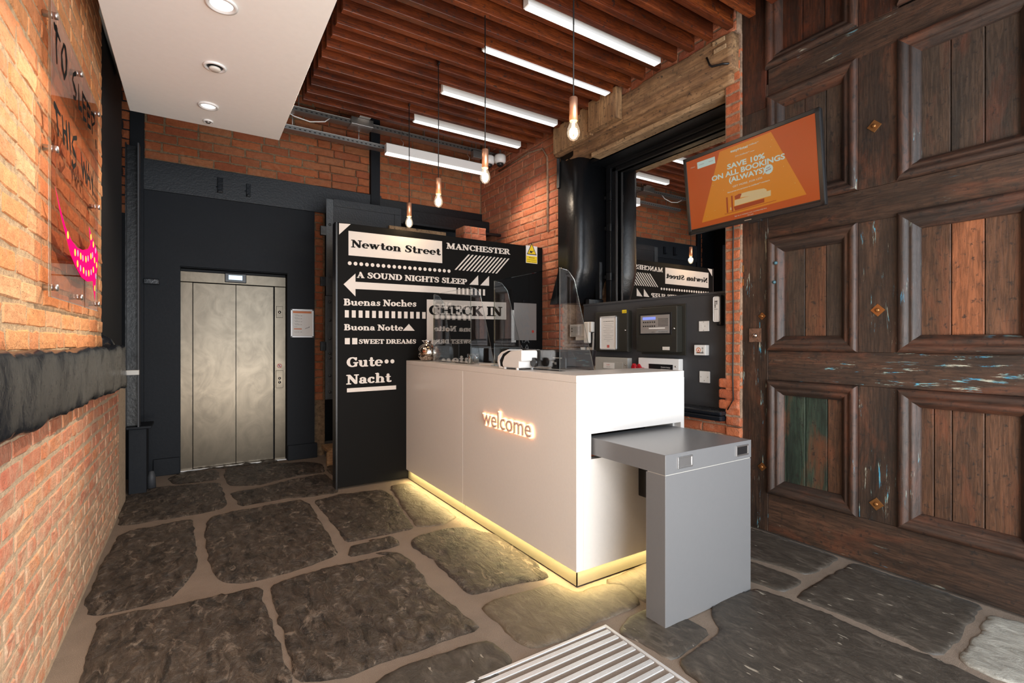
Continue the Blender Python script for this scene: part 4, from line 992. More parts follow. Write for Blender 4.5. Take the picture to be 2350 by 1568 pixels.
# ---- things on the desk
orb = thing('glass_orb', 'round mercury glass orb vase on the far end of the desk', 'vase', (1.84, 4.36, ZT))
lathe('globe', [(.035,.0),(.062,.012),(.085,.045),(.092,.082),(.085,.12),(.062,.15),(.036,.166),(.030,.172),(.034,.185)], mercury, orb, n=28)
lathe('rim', [(.030,.182),(.036,.184),(.038,.192),(.031,.193)], chrome, orb, n=20)
tube('ribbon', [(-.03,0,.178),(-.02,-.02,.20),(0,-.012,.182),(.03,-.02,.205),(.035,0,.18)], .004, alu_s, orb, 6)
# white scanner
scn = thing('document_scanner', 'small white document scanner at the front edge of the desk', 'scanner', (1.803, 2.765, ZT+.001), -PI/2)
prism('body', [(-.075,.012),(.125,.012),(.128,.055),(.155,.060),(.158,.115),(.150,.128),(.02,.122),(-.055,.088),(-.085,.040)], -.062, .062, whitep, scn, 'xz', .008)
prism('front_flap', [(-.125,.004),(-.075,.002),(-.078,.010),(-.118,.018),(-.128,.055),(-.085,.100),(-.01,.124),(-.02,.130),(-.095,.112),(-.142,.085),(-.150,.045)], -.058, .058, whitep, scn, 'xz', 0, label='open white front flap')
prism('slot', [(-.117,.019),(-.078,.012),(-.085,.042),(-.055,.090),(.02,.1235),(-.01,.1235),(-.084,.099),(-.127,.055)], -.054, .054, blackp, scn, 'xz')
lathe('roller_knob', [(.030,-.002),(.030,.02),(.024,.024)], blackp, scn, c=(.165,.02,.05), ax='y', n=18)
boxes('foot', [((-.06,-.045),(-.063,-.05),(0,.014)), ((.09,.105),(-.063,-.05),(0,.014)), ((-.06,-.045),(.05,.063),(0,.014)), ((.09,.105),(.05,.063),(0,.014))], whitep, scn)
# dark monitor back + receipt printer beyond it
mo = thing('computer_monitor', 'dark computer monitor seen from behind on the desk', 'monitor', (2.32, 2.86, .76), -PI/2+.25)
prism('shell', [(-.20,.24),(.20,.24),(.24,.53),(-.24,.53)], -.03, .02, blackp, mo, 'xz', .008)
box('display', (-.215,.215), (.02,.024), (.26,.515), dark, mo)
box('stand', (-.04,.04), (-.05,-.02), (.02,.34), blackp, mo, .006); box('base', (-.13,.13), (-.12,.09), (0,.02), blackp, mo, .006)
pt = thing('receipt_printer', 'black receipt printer behind the white scanner', 'printer', (2.08, 2.62, ZT+.001), -PI/2)
prism('body', [(-.075,0),(.085,0),(.085,.075),(.05,.115),(-.05,.12),(-.075,.09)], -.045, .045, blackp, pt, 'xz', .008)
box('paper_slot', (-.05,.05), (-.046,-.044), (.07,.078), greyl, pt); boxes('buttons', [((-.055,-.035),(-.048,-.045),(.04,.055)), ((-.03,-.01),(-.048,-.045),(.03,.045))], greyl, pt)
mo2 = thing('computer_monitor', 'dark computer monitor behind the clear screen beside the CHECK IN lettering', 'monitor', (2.32, 3.75, .76), -PI/2+.35)
prism('shell', [(-.22,.26),(.22,.26),(.24,.53),(-.24,.53)], -.03, .02, blackp, mo2, 'xz', .008)
box('stand', (-.04,.04), (-.05,-.02), (.02,.34), blackp, mo2, .006); box('base', (-.13,.13), (-.12,.09), (0,.02), blackp, mo2, .006)
ph = thing('picture_stand', 'small black framed card standing on the desk behind the clear screen', 'frame', (1.95, 3.98, ZT), -PI/2)
boxes('frame', [((-.055,-.049),(0,.008),(0,.165)), ((.049,.055),(0,.008),(0,.165)), ((-.055,.055),(0,.008),(.159,.165))], charcoal, ph, .002)
box('card', (-.049,.049), (.002,.006), (.02,.159), dark, ph); prism('easel_foot', [(-.05,0),(.05,0),(0,.03)], -.03, -.026, greyl, ph, 'xz')
k0 = None
for i, (x, y) in enumerate(((2.0,3.80),(2.02,3.73))):
    k0 = thing('glass_tumbler', ('clear tumbler left of its twin behind the clear screen', 'clear tumbler nearer the black monitor behind the clear screen')[i], 'glass', (x, y, ZT), group='tumblers on the desk')
    lathe('cup', [(.022,0),(.027,.08),(.025,.08),(.020,.006)], edge_glass, k0, n=14)
bl = thing('leaflet_stack', 'low stack of pale leaflets on the desk between the screens', 'paper', (1.93, 3.3, ZT))
for i in range(3): box('leaflet', (-.07,.07), (-.09-.004*i,.09-.004*i), (.002+.004*i,.005+.004*i), paper, bl)
cdr = thing('card_reader', 'black payment card reader standing on the desk behind the printer', 'card reader', (2.07, 3.0, ZT), -PI/2)
prism('body', [(-.04,0),(.04,0),(.045,.13),(-.045,.13)], -.01, .03, blackp, cdr, 'xz', .006); box('screen', (-.03,.03), (-.0125,-.0105), (.08,.115), charcoal, cdr)

# ================================================================== CONTROL BOARD on the right wall
RB = (3.5, 0, 0); RR = -PI/2
cb = thing('control_board', 'dark grey board carrying the alarm panels and switches', 'board', RB, RR)
box('board', (-4.05,-2.272), (.0,.03), (.82,1.74), charcoal, cb, .003)
box('top_lip', (-4.05,-2.272), (-.008,.032), (1.728,1.748), charcoal, cb, .002)
def bthing(nm, lab, cat, **k): return thing(nm, lab, cat, RB, RR, **k)
def rect(p, q): return (min(p[0],q[0]), max(p[0],q[0])), (min(p[1],q[1]), max(p[1],q[1]))
def outl(name, X, Z, y0, y1, w, mat, par, bev=.002):
    return boxes(name, [((X[0],X[0]+w),(y0,y1),Z), ((X[1]-w,X[1]),(y0,y1),Z), (X,(y0,y1),(Z[0],Z[0]+w)), (X,(y0,y1),(Z[1]-w,Z[1]))], mat, par, bev)
# black cabinet with framed notice
k = bthing('key_cabinet', 'black wall cabinet with a silver framed notice on its door', 'cabinet')
X, Z = rect((-3.798, 1.25), (-3.354, 1.646))
box('body', X, (-.05,0), Z, olive, k, .004); box('door', (X[0]+.004,X[1]-.004), (-.058,-.051), (Z[0]+.004,Z[1]-.004), olive, k, .003)
lathe('lock', [(.0,-.068),(.008,-.067),(.010,-.058)], chrome, k, c=((-3.378, 1.457)[0], 0, (-3.378, 1.457)[1]), ax='y', n=12)
Xf, Zf = rect((-3.725, 1.268), (-3.491, 1.6)); outl('frame', Xf, Zf, -.070, -.0585, .013, alu_s, k)
box('sheet', (Xf[0]+.012,Xf[1]-.012), (-.063,-.0585), (Zf[0]+.012,Zf[1]-.012), paper, k)
xc = (Xf[0]+Xf[1])/2; wf = Xf[1]-Xf[0]
label_text('print', 'CUSTOMER BEHAVIOUR', Xf[0]+wf*.18, Zf[1]-.055, wf*.64, .008, -.0634, black_ink, k, .012)
for i, ww_ in enumerate((.6,.5,.62,.3,.6,.55,.2,.62,.4,.55,.2)):
    z = Zf[1]-.075-.017*i; flat('print', [[(xc-wf*ww_/2,z),(xc+wf*ww_/2,z),(xc+wf*ww_/2,z+.0022),(xc-wf*ww_/2,z+.0022)]], -.0634, grey_ink, k)
flat('print', [[(xc-.017,Zf[0]+.022),(xc+.017,Zf[0]+.022),(xc+.017,Zf[0]+.047),(xc-.017,Zf[0]+.047)]], -.0634, red_ink, k)
label_text('print', 'easyHotel', xc-.014, Zf[0]+.033, .028, .006, -.0638, paper, k)
Xl, Zl = rect((-3.423, 1.652), (-3.366, 1.621)); box('label_tag', Xl, (-.0595,-.058), Zl, yellow_ink, k); label_text('print', 'A 07', Xl[0]+.006, Zl[0]+.006, Xl[1]-Xl[0]-.012, .012, -.0602, black_ink, k)
# fire panel
k = bthing('fire_alarm_panel', 'large dark fire alarm panel with a blue-lit display', 'alarm panel')
X, Z = rect((-3.22, 1.233), (-2.731, 1.671)); box('backplate', X, (-.012,0), Z, olive, k, .002)
X, Z = rect((-3.217, 1.258), (-2.762, 1.655)); box('body', X, (-.085,-.012), Z, olive, k, .006)
fx0, fz1 = (-3.158, 1.583); fx1, fz0 = (-2.834, 1.422)
box('facia_rim', (fx0-.02,fx1+.02), (-.090,-.083), (fz0-.012,fz1+.02), blackp, k, .003)
box('facia', (fx0,fx1), (-.093,-.089), (fz0,fz1), steel_plate, k, .001)
fw = fx1-fx0; fh = fz1-fz0
box('lcd_window', (fx0+fw*.08,fx0+fw*.54), (-.0945,-.0925), (fz1-fh*.25,fz1-fh*.09), lcd_em, k)
bmx = []
for r in range(6):
    for c in range(8): bmx.append(((fx0+fw*(.64+.042*c),fx0+fw*(.64+.042*c)+.006),(-.0945,-.0925),(fz1-fh*(.24+.075*r),fz1-fh*(.24+.075*r)+.006)))
for r in range(2):
    for c in range(6): bmx.append(((fx0+fw*(.10+.078*c),fx0+fw*(.10+.078*c)+.011),(-.0955,-.0925),(fz1-fh*(.42+.22*r),fz1-fh*(.42+.22*r)+.012)))
boxes('key', bmx, black_ink, k, kind='stuff')
flat('print', [[(fx0+fw*.3,fz0+fh*.24),(fx0+fw*.86,fz0+fh*.24),(fx0+fw*.86,fz0+fh*.31),(fx0+fw*.3,fz0+fh*.31)]], -.0935, paper, k)
flat('print', [[(fx0+fw*.52,fz0+fh*.03),(fx0+fw*.97,fz0+fh*.03),(fx0+fw*.97,fz0+fh*.17),(fx0+fw*.60,fz0+fh*.17)]], -.0935, grey_ink, k)
label_text('print', 'syncro', fx0+fw*.40, fz0+fh*.05, fw*.1, .008, -.094, black_ink, k); label_text('print', 'nel advanced', fx0+fw*.64, fz0+fh*.06, fw*.3, .010, -.094, black_ink, k)
for r in range(8):
    z = Z[0]+.035+.013*r
    boxes('vent_slot', [((X[0]+.006,X[0]+.04),(-.0865,-.084),(z,z+.004)), ((X[1]-.05,X[1]-.006),(-.0865,-.084),(z,z+.004))], black_ink, k)
Xl, Zl = rect((-2.912, 1.276), (-2.837, 1.305)); box('label_tag', Xl, (-.087,-.0845), Zl, cream, k)
kk = (-2.787, 1.46); lathe('lock', [(.0,-.095),(.008,-.094),(.011,-.086)], chrome, k, c=(kk[0],0,kk[1]), ax='y', n=12)
# grey box below
k = bthing('junction_box', 'light grey metal box below the black cabinet', 'electrical box')
X, Z = rect((-3.802, 0.993), (-3.35, 1.193)); box('body', X, (-.06,0), Z, greyl, k, .004)
X2, Z2 = rect((-3.677, 1.005), (-3.412, 1.148)); box('door', X2, (-.064,-.0602), Z2, greyl, k, .002)
X2, Z2 = rect((-3.675, 1.084), (-3.521, 1.141)); box('sticker', X2, (-.066,-.0642), Z2, paper, k); label_text('print', 'ALARM', X2[0]+.045, Z2[0]+.03, .045, .012, -.0664, red_ink, k); label_text('print', 'service ltd', X2[0]+.045, Z2[0]+.012, .05, .009, -.0664, black_ink, k)
lathe('lock', [(.0,-.068),(.006,-.067),(.008,-.06)], chrome, k, c=((-3.378, 1.128)[0],0,(-3.378, 1.128)[1]), ax='y', n=10)
# white box with black window
k = bthing('white_alarm_box', 'white alarm box with a black window behind the red telephone', 'alarm panel')
X, Z = rect((-3.22, 1.027), (-2.765, 1.201)); box('body', X, (-.055,0), Z, whitep, k, .004)
X2, Z2 = rect((-3.093, 1.044), (-2.827, 1.15)); box('window', X2, (-.058,-.0552), Z2, blackp, k, .001)
label_text('print', 'Disabled Refuge', X2[0]+.14, Z2[1]-.03, .10, .010, -.0586, paper, k); label_text('print', 'Monitoring System', X2[0]+.14, Z2[1]-.046, .10, .008, -.0586, paper, k)
lathe('lock', [(.0,-.063),(.006,-.062),(.008,-.055)], chrome, k, c=((-2.795, 1.136)[0],0,(-2.795, 1.136)[1]), ax='y', n=10)
k = bthing('red_telephone', 'red telephone handset hung beside the white alarm box', 'telephone')
X, Z = rect((-3.24, 1.026), (-3.124, 1.152))
box('cradle', (X[0]+.02,X[1]-.01), (-.10,-.0605), (Z[0],Z[1]-.04), redp, k, .008)
prism('handset', [(X[0],Z[0]),(X[0]+.05,Z[0]),(X[0]+.055,Z[1]-.03),(X[0]+.04,Z[1]-.005),(X[0]+.02,Z[1]),(X[0]+.005,Z[1]-.03)], -.135, -.102, redp, k, 'xz', .008)
prism('earpiece', [(X[0]+.06,Z[0]),(X[1],Z[0]),(X[1],Z[1]-.04),(X[1]-.03,Z[1]-.002),(X[0]+.065,Z[1]-.01)], -.125, -.102, redp, k, 'xz', .008)
# intercom phone
k = bthing('wall_intercom', 'cream intercom telephone with coiled cord on the left of the board', 'telephone')
X, Z = rect((-4.223, 1.4), (-3.962, 1.535)); box('base', X, (-.05,0), Z, cream, k, .006)
X2, Z2 = rect((-4.13, 1.361), (-3.962, 1.398)); box('lower_base', X2, (-.045,-.001), (Z2[0],Z2[1]+.004), cream, k, .004)
X2, Z2 = rect((-4.197, 1.41), (-4.03, 1.513)); box('keypad', X2, (-.054,-.0502), Z2, greyl, k, .002)
boxes('key', [((X2[1]-.035-.014*c,X2[1]-.026-.014*c),(-.0565,-.0535),(Z2[0]+.01+.014*r,Z2[0]+.019+.014*r)) for r in range(8) for c in range(2)], whitep, k)
boxes('key', [((X2[0]+.012,X2[0]+.026),(-.0565,-.0535),(Z2[1]-.03-.03*r,Z2[1]-.018-.03*r)) for r in range(2)], black_ink, k)
X2, Z2 = rect((-3.956, 1.331), (-3.874, 1.555)); box('handset', X2, (-.085,-.045), Z2, cream, k, .012, label='upright cream handset')
X3, Z3 = rect((-3.882, 1.447), (-3.836, 1.554)); box('earpiece', X3, (-.08,-.03), Z3, cream, k, .008)
pts = []; p0, p1, p2 = (-3.848, 1.441), (-3.866, 1.304), (-3.885, 1.116)
for i in range(260):
    f = i/259; u = 1-f; bx_ = u*u*p0[0]+2*u*f*(p1[0]+.02)+f*f*p2[0]; bz = u*u*p0[1]+2*u*f*p1[1]+f*f*p2[1]
    pts.append((bx_+.010*math.cos(i*.9), -.04+.010*math.sin(i*.9), bz))
tube('coiled_cord', pts, .0028, cream, k, 5)
# small plates
k = bthing('switch_plate', 'white tapered holder behind the clear screen, left of the small switch box', 'switch')
prism('plate', [(-4.08, 1.289),(-4.007, 1.29),(-4.007, 1.202),(-4.049, 1.201)], -.02, 0, whitep, k, 'xz', .002)
k = bthing('call_point', 'small cream call point with a red mark under the intercom cord', 'switch')
X, Z = rect((-3.969, 1.193), (-3.885, 1.289)); box('plate', X, (-.03,0), Z, cream, k, .004)
flat('mark', [circ(((X[0]+X[1])/2-.01,(Z[0]+Z[1])/2),.006)], -.0305, red_ink, k); box('red_tab', (X[0]+.0,X[0]+.01), (-.034,-.03), (Z[0],Z[0]+.03), redp, k)
k = bthing('room_controller', 'small cream controller with a blue screen low beside the clear screen', 'controller')
X, Z = rect((-3.995, 0.997), (-3.838, 1.097)); box('body', X, (-.03,0), Z, cream, k, .004)
X2, Z2 = rect((-3.962, 0.999), (-3.891, 1.079)); box('screen', X2, (-.032,-.0302), Z2, lcd_em, k)
for nm, lab, p, q, dp_ in (('wall_switch', 'upper white key switch right of the fire alarm panel', (1640,926), (1745,814), .012), ('wall_switch', 'lowest white blanking plate right of the desk corner', (1648,1466), (1755,1350), .014)):
    k = bthing(nm, lab, 'switch', group='white switch plates on the control board')
    P_ = {(1640,926): (-2.601, 1.433), (1745,814): (-2.507, 1.517), (1648,1466): (-2.594, 1.013), (1755,1350): (-2.499, 1.108)}
    X, Z = rect(P_[p], P_[q]); box('plate', X, (-dp_,0), Z, whitep, k, .004)
    cxx, czz = (X[0]+X[1])/2, (Z[0]+Z[1])/2; w_ = X[1]-X[0]
    for dx, dz in (((0,.36),(0,-.36),(.12,0)) if 'upper' in lab else ((-.34,0),(.34,0),(0,-.3))):
        lathe('screw', [(.0,-dp_-.001),(.004,-dp_-.001),(.005,-dp_+.001)], greyl, k, c=(cxx+dx*w_,0,czz+dz*w_), ax='y', n=10)
    if 'upper' in lab: box('rocker', (cxx-w_*.28,cxx-w_*.05), (-dp_-.003,-dp_), (czz-w_*.18,czz+w_*.14), whitep, k, .002)
k = bthing('fire_switch', 'deep white isolator switch box with red fire symbol in the middle', 'switch')
X, Z = rect((-2.617, 1.238), (-2.51, 1.322)); box('body', X, (-.05,0), Z, whitep, k, .004)
flat('symbol', [circ((X[0]+.042,Z[1]-.042),.022)], -.0505, orange_ink, k); flat('symbol', [circ((X[0]+.042,Z[1]-.042),.015)], -.0508, paper, k)
flat('symbol', [[(X[0]+.034,Z[1]-.052),(X[0]+.050,Z[1]-.052),(X[0]+.042,Z[1]-.030)]], -.0511, red_ink, k)
boxes('rocker', [((X[0]+.078,X[0]+.09),(-.053,-.05),(Z[1]-.036-.026*r,Z[1]-.02-.026*r)) for r in range(2)], greyl, k)
flat('print', [[(X[0]+.02,Z[0]+.016),(X[0]+.09,Z[0]+.016),(X[0]+.09,Z[0]+.022),(X[0]+.02,Z[0]+.022)]], -.0505, black_ink, k)
k = bthing('door_entry_handset', 'slim white and black entry handset at the top right of the board', 'intercom')
X, Z = rect((-2.429, 1.504), (-2.372, 1.704)); box('backplate', (X[0]+.012,X[1]+.0), (-.05,0), (Z[0]-.03,Z[1]+.015), blackp, k, .014)
box('cover', (X[0]-.002,X[0]+.05), (-.062,-.0505), (Z[0],Z[1]), whitep, k, .012, label='white front strip')
boxes('print', [((X[0]+.014,X[0]+.019),(-.0632,-.062),(Z[1]-.09,Z[1]-.035)), ((X[0]+.014,X[0]+.034),(-.0632,-.062),(Z[1]-.04,Z[1]-.035)), ((X[0]+.029,X[0]+.034),(-.0632,-.062),(Z[1]-.065,Z[1]-.035))], black_ink, k)
for i, s in enumerate(('Touch','to','exit')): label_text('print', s, X[0]+.01, Z[0]+.16-.032*i, .03 if i != 1 else .012, .009, -.0632, black_ink, k)

# ================================================================== TV
tv = thing('television', 'tilted flat screen showing an orange save 10% offer beside the timber door', 'television', (3.0685, 1.9245, 2.4237), (.1146, 0, -PI/2-.0345))
TW, TH = .97, .97*.575
box('casing', (-TW/2,TW/2), (.0,.035), (-TH/2,TH/2), blackp, tv, .008)
outl('bezel', (-TW/2,TW/2), (-TH/2,TH/2), -.006, .002, .026, blackp, tv, .003)
scr_r = screenm('screen_orange_red', (.46, .072, .010), 1.0); scr_o = screenm('screen_orange', (.62, .20, .012), 1.0); scr_w = screenm('screen_pale_text', (.55, .68, .62), .9)
scr_c = screenm('screen_cream', (.72, .52, .26), .85); scr_d = screenm('screen_dark_red', (.36, .045, .01), .9)
box('display', (-TW/2+.026,TW/2-.026), (-.001,.001), (-TH/2+.036,TH/2-.026), scr_r, tv)
def tp(*p): return list(p)
flat('beam_graphic', [tp((-0.363, -0.2096),(0.3831, -0.1946),(0.1919, 0.2417),(-0.1775, 0.2395))], -.0015, scr_o, tv)
flat('stripe_box', [tp((-0.3655, 0.2226),(-0.2179, 0.2195),(-0.2165, 0.1741),(-0.3653, 0.1759))], -.0020, scr_w, tv)
def tvt(s, a, b, cap, bold=0.0, mat=scr_w, y=-.0025): # a,b baseline ends
    label_text('screen_text', s, a[0], a[1], b[0]-a[0], cap, y, mat, tv, bold, (b[1]-a[1])/max(1e-6, b[0]-a[0]))
tvt('easyHotel', (-0.0951, 0.2057), (0.0303, 0.1996), .017, .02); tvt('clubBedz**', (0.0356, 0.2071), (0.1081, 0.2043), .010)
tvt('Join clubBedz** now', (-0.0627, 0.1676), (0.0762, 0.1619), .010)
tvt('SAVE 10%', (-0.1275, 0.1028), (0.1426, 0.096), .034, .030)
tvt('ON ALL BOOKINGS', (-0.2543, 0.0575), (0.2697, 0.0528), .034, .030)
tvt('(ALWAYS)', (-0.1209, 0.0119), (0.1381, 0.0087), .034, .030)
cs = (0.1607, 0.0201); star = []
for i in range(36):
    r = .0275 if i % 2 else .032; star.append((cs[0]+r*math.cos(PI*i/18), cs[1]+r*math.sin(PI*i/18)))
flat('starburst', [star], -.0024, scr_w, tv)
label_text('screen_text', 'AND', cs[0]-.014, cs[1]+.003, .026, .009, -.003, scr_d, tv, .02, .2); label_text('screen_text', 'MORE!', cs[0]-.018, cs[1]-.012, .036, .009, -.003, scr_d, tv, .02, .2)
tvt('GET MORE, FOR LESS', (-0.0961, -0.0273), (0.1162, -0.0255), .012)
tvt('Best prices are exclusive to clubBedz** members', (-0.1376, -0.0554), (0.1642, -0.0529), .009, .006)
flat('bed_graphic', [tp((-0.0902, -0.114),(-0.0934, -0.1529),(0.1644, -0.1473),(0.1668, -0.1126))], -.0022, scr_c, tv)
flat('bed_graphic', [tp((-0.0457, -0.1075),(-0.0388, -0.0815),(0.0135, -0.0811),(0.1222, -0.0894),(0.1389, -0.102),(0.1393, -0.1203),(0.0843, -0.1188))], -.0022, scr_c, tv)
flat('bed_graphic', [tp((-0.1529, -0.0809),(-0.1554, -0.1858),(-0.1432, -0.1859),(-0.1406, -0.0804)),tp((-0.1144, -0.0799),(-0.1169, -0.1855),(-0.1049, -0.1847),(-0.1023, -0.0794)),tp((-0.1005, -0.1556),(-0.0909, -0.1843),(0.1185, -0.1774),(0.1202, -0.1528)),tp((-0.0882, -0.0882),(-0.085, -0.1109),(-0.0508, -0.1106),(-0.0342, -0.0844),(-0.0532, -0.0795))], -.0023, scr_d, tv)
flat('bed_graphic', [circ((-0.1224, -0.1665), .006), circ((-0.1217, -0.1578), .004)], -.0024, scr_c, tv)
flat('bed_graphic', [tp((-0.1722, -0.1893),(-0.1725, -0.1928),(0.1977, -0.1858),(0.1979, -0.1826))], -.0022, scr_d, tv)
tvt('Sign up at reception now | membership free', (-0.0981, -0.2242), (0.1322, -0.2197), .007); tvt('T&Cs apply', (-0.005, -0.2365), (0.039, -0.2358), .006)
flat('sparkle', [circ(p, .0022, 8) for p in ((0.1943, 0.1918),(0.2569, 0.0091),(0.32, -0.1102),(-0.3174, -0.1751),(-0.2464, -0.1482),(0.1847, 0.1523),(-0.2484, 0.0267),(-0.1688, -0.0251))], -.0023, scr_c, tv)
tvt('MENU', (-0.4232, 0.1968), (-0.3863, 0.1961), .006); tvt('ROOMS', (-0.352, 0.1971), (-0.3097, 0.1962), .006, 0, scr_d, -.0028); tvt('TABLES', (-0.2714, 0.1955), (-0.2338, 0.1947), .006, 0, scr_d, -.0028)
flat('logo', [[(-.025,-TH/2+.011),(.025,-TH/2+.011),(.025,-TH/2+.016),(-.025,-TH/2+.016)]], -.0072, alu, tv)
box('mount_arm', (-.05,.05), (.035,.27), (-.06,.06), blackp, tv, .004); box('mount_plate', (-.12,.12), (.035,.05), (-.12,.12), blackp, tv, .004)
box('sensor_bar', (.0,.09), (-.006,.02), (-TH/2-.012,-TH/2+.002), blackp, tv, .003)

# ================================================================== LEFT ACRYLIC PANEL
ap = thing('acrylic_wall_panel', 'clear acrylic panel with handwritten to sleep this way lettering and pink arrow', 'sign', (-.465, 0, 0), PI/2)
box('pane', (2.528,3.60), (.0,.006), (1.522,2.66), panel_glass, ap)
boxes('pane_edge', [((2.525,2.528),(-.001,.007),(1.522,2.66)), ((2.525,3.60),(-.001,.007),(1.519,1.522))], edge_glass, ap)
def so(y, z, lab=None):
    s = lathe('standoff', [(.013,.034),(.013,.006),(.0131,.005)], alu, ap, c=(y,0,z), ax='y', n=14)
    lathe('cap', [(.0,-.012),(.012,-.0115),(.0135,-.008),(.0135,-.0005)], alu, s, c=(y,0,z), ax='y', n=14)
for y in (2.583, 3.08, 3.57):
    for z in (1.56, 2.10, 2.62): so(y, z) if not (y == 3.08 and z == 2.10) else None
marker = plain('black_marker', (.016, .016, .016), 1.0, 0, 0, 60, Specular_IOR_Level=0.0)
HW = {}
def hand(strokes, name='handwriting'):
    """brush strokes given in the panel's own (y, z) metres"""
    V, F = stroke_geo(strokes, lambda a, b: (a, b), -.0006)
    return mesh(name, V, F, marker, ap)
def hs(*pts, r=.0135):
    q = []
    for i, p in enumerate(pts): q.append((p[0], p[1], r*(.8+.35*math.sin(i*1.7+p[0]*20))))
    return q
L = lambda p: p
hand([hs((2.583, 2.58),(2.677, 2.57)), hs((2.615, 2.582),(2.609, 2.519),(2.619, 2.457), r=.017)])
hand([hs((2.741, 2.586),(2.701, 2.529),(2.712, 2.485),(2.749, 2.453),(2.787, 2.494),(2.79, 2.547),(2.771, 2.584),(2.741, 2.586), r=.016)])
hand([hs((2.985, 2.578),(2.933, 2.55),(2.916, 2.518),(2.959, 2.501),(2.994, 2.493),(2.981, 2.46),(2.941, 2.452))])
hand([hs((3.049, 2.554),(3.054, 2.504),(3.059, 2.454)), hs((3.059, 2.454),(3.116, 2.465))])
hand([hs((3.146, 2.557),(3.156, 2.508),(3.166, 2.436)), hs((3.146, 2.552),(3.229, 2.557)), hs((3.156, 2.503),(3.218, 2.513)), hs((3.166, 2.444),(3.239, 2.456))])
hand([hs((3.261, 2.558),(3.272, 2.504),(3.283, 2.452)), hs((3.261, 2.555),(3.351, 2.561)), hs((3.272, 2.504),(3.339, 2.515)), hs((3.283, 2.452),(3.362, 2.466))])
hand([hs((3.386, 2.559),(3.397, 2.51),(3.409, 2.462)), hs((3.386, 2.559),(3.47, 2.565),(3.483, 2.537),(3.409, 2.499)), hs((3.521, 2.447),(3.527, 2.421))])
hand([hs((2.583, 2.272),(2.677, 2.269)), hs((2.609, 2.266),(2.622, 2.228),(2.642, 2.181), r=.017)])
hand([hs((2.712, 2.275),(2.727, 2.234),(2.741, 2.186), r=.016), hs((2.787, 2.282),(2.794, 2.234),(2.81, 2.183), r=.016), hs((2.727, 2.226),(2.794, 2.232))])
hand([hs((2.841, 2.289),(2.853, 2.237),(2.874, 2.175), r=.016)])
hand([hs((3.003, 2.289),(2.933, 2.264),(2.899, 2.226),(2.933, 2.206),(2.985, 2.196),(2.985, 2.163),(2.933, 2.134),(2.907, 2.144), r=.016)])
hand([hs((3.107, 2.253),(3.131, 2.198),(3.156, 2.152)), hs((3.156, 2.152),(3.177, 2.221)), hs((3.177, 2.221),(3.208, 2.191),(3.229, 2.152)), hs((3.229, 2.152),(3.245, 2.252))])
hand([hs((3.261, 2.146),(3.283, 2.203),(3.3, 2.253)), hs((3.3, 2.253),(3.328, 2.205),(3.351, 2.154)), hs((3.272, 2.189),(3.339, 2.188))])
hand([hs((3.362, 2.236),(3.386, 2.211),(3.409, 2.191)), hs((3.433, 2.256),(3.409, 2.175),(3.421, 2.138))])
hand([hs((3.433, 2.155),(3.452, 2.141), r=.006), hs((3.464, 2.153),(3.483, 2.139), r=.006), hs((3.495, 2.151),(3.515, 2.137), r=.006), hs((3.527, 2.149),(3.547, 2.135), r=.006), hs((3.56, 2.147),(3.58, 2.133), r=.006)])
poly = [(2.583, 1.96),(2.677, 1.891),(2.768, 1.836),(2.886, 1.798),(3.017, 1.785),(3.146, 1.794),(3.283, 1.821),(3.351, 1.857),(3.328, 1.895),(3.311, 1.943),(3.409, 1.899),(3.521, 1.869),(3.593, 1.836),(3.587, 1.773),(3.521, 1.699),(3.489, 1.57),(3.44, 1.636),(3.421, 1.672),(3.266, 1.653),(3.111, 1.659),(2.972, 1.694),(2.866, 1.733),(2.779, 1.796),(2.677, 1.867)]
V = [(p[0], -.001, p[1]) for p in poly]
bm = bmesh.new(); vs = [bm.verts.new(v) for v in V]; f = bm.faces.new(vs); bmesh.ops.triangulate(bm, faces=[f]); bmobj('pink_arrow', bm, pink, ap, label='pink curved arrow with coloured dots')
yel = plain('yellow_dot', (.9, .62, .08), .5); lil = plain('lilac_dot', (.42, .30, .62), .5)
YD = [(2.814, 1.807),(2.963, 1.755),(3.092, 1.757),(3.224, 1.761),(3.362, 1.796),(3.017, 1.711),(3.161, 1.697),(3.3, 1.7),(3.433, 1.734),(3.47, 1.79),(3.362, 1.896),(3.433, 1.869),(3.477, 1.639),(3.534, 1.772)]
LD = [(3.026, 1.761),(3.146, 1.755),(3.283, 1.773),(3.409, 1.809),(3.087, 1.699),(3.229, 1.692),(3.368, 1.713),(3.502, 1.847),(3.508, 1.708)]
flat('dots', [circ(p, .020, 14, .017) for p in YD], -.0016, yel, ap); flat('dots', [circ(p, .017, 14, .016) for p in LD], -.0016, lil, ap)

# ================================================================== LIGHTS ON THE CEILING
LL = [(2.722, 'first long strip light, cut by the top of the picture'), (3.30, 'second strip light from the top of the picture'), (4.075, 'third strip light above the row of pendants'), (4.765, 'short-looking fourth strip light deepest between the joists')]
for y, lab in LL:
    t = thing('strip_light', lab, 'light', (1.87, y, 3.602), group='white linear strip lights between the joists')
    box('housing', (0,1.30), (0,.062), (.004,.075), whitep, t, .002); box('diffuser', (.012,1.288), (.005,.057), (-.001,.0035), strip_em, t)
t = thing('batten_light', 'larger white batten light hung beside the cable tray', 'light', (1.79, 5.40, 3.455))
box('housing', (0,1.26), (0,.07), (.012,.115), whitep, t, .003); box('diffuser', (.005,1.255), (-.002,.072), (0,.0115), strip_em, t)
for x in (.2, 1.05): tube('hanger', [(x,.035,.115),(x+.01,.03,.17),(x-.02,.035,.2),(x,.035,.30)], .003, galv, t, 5)
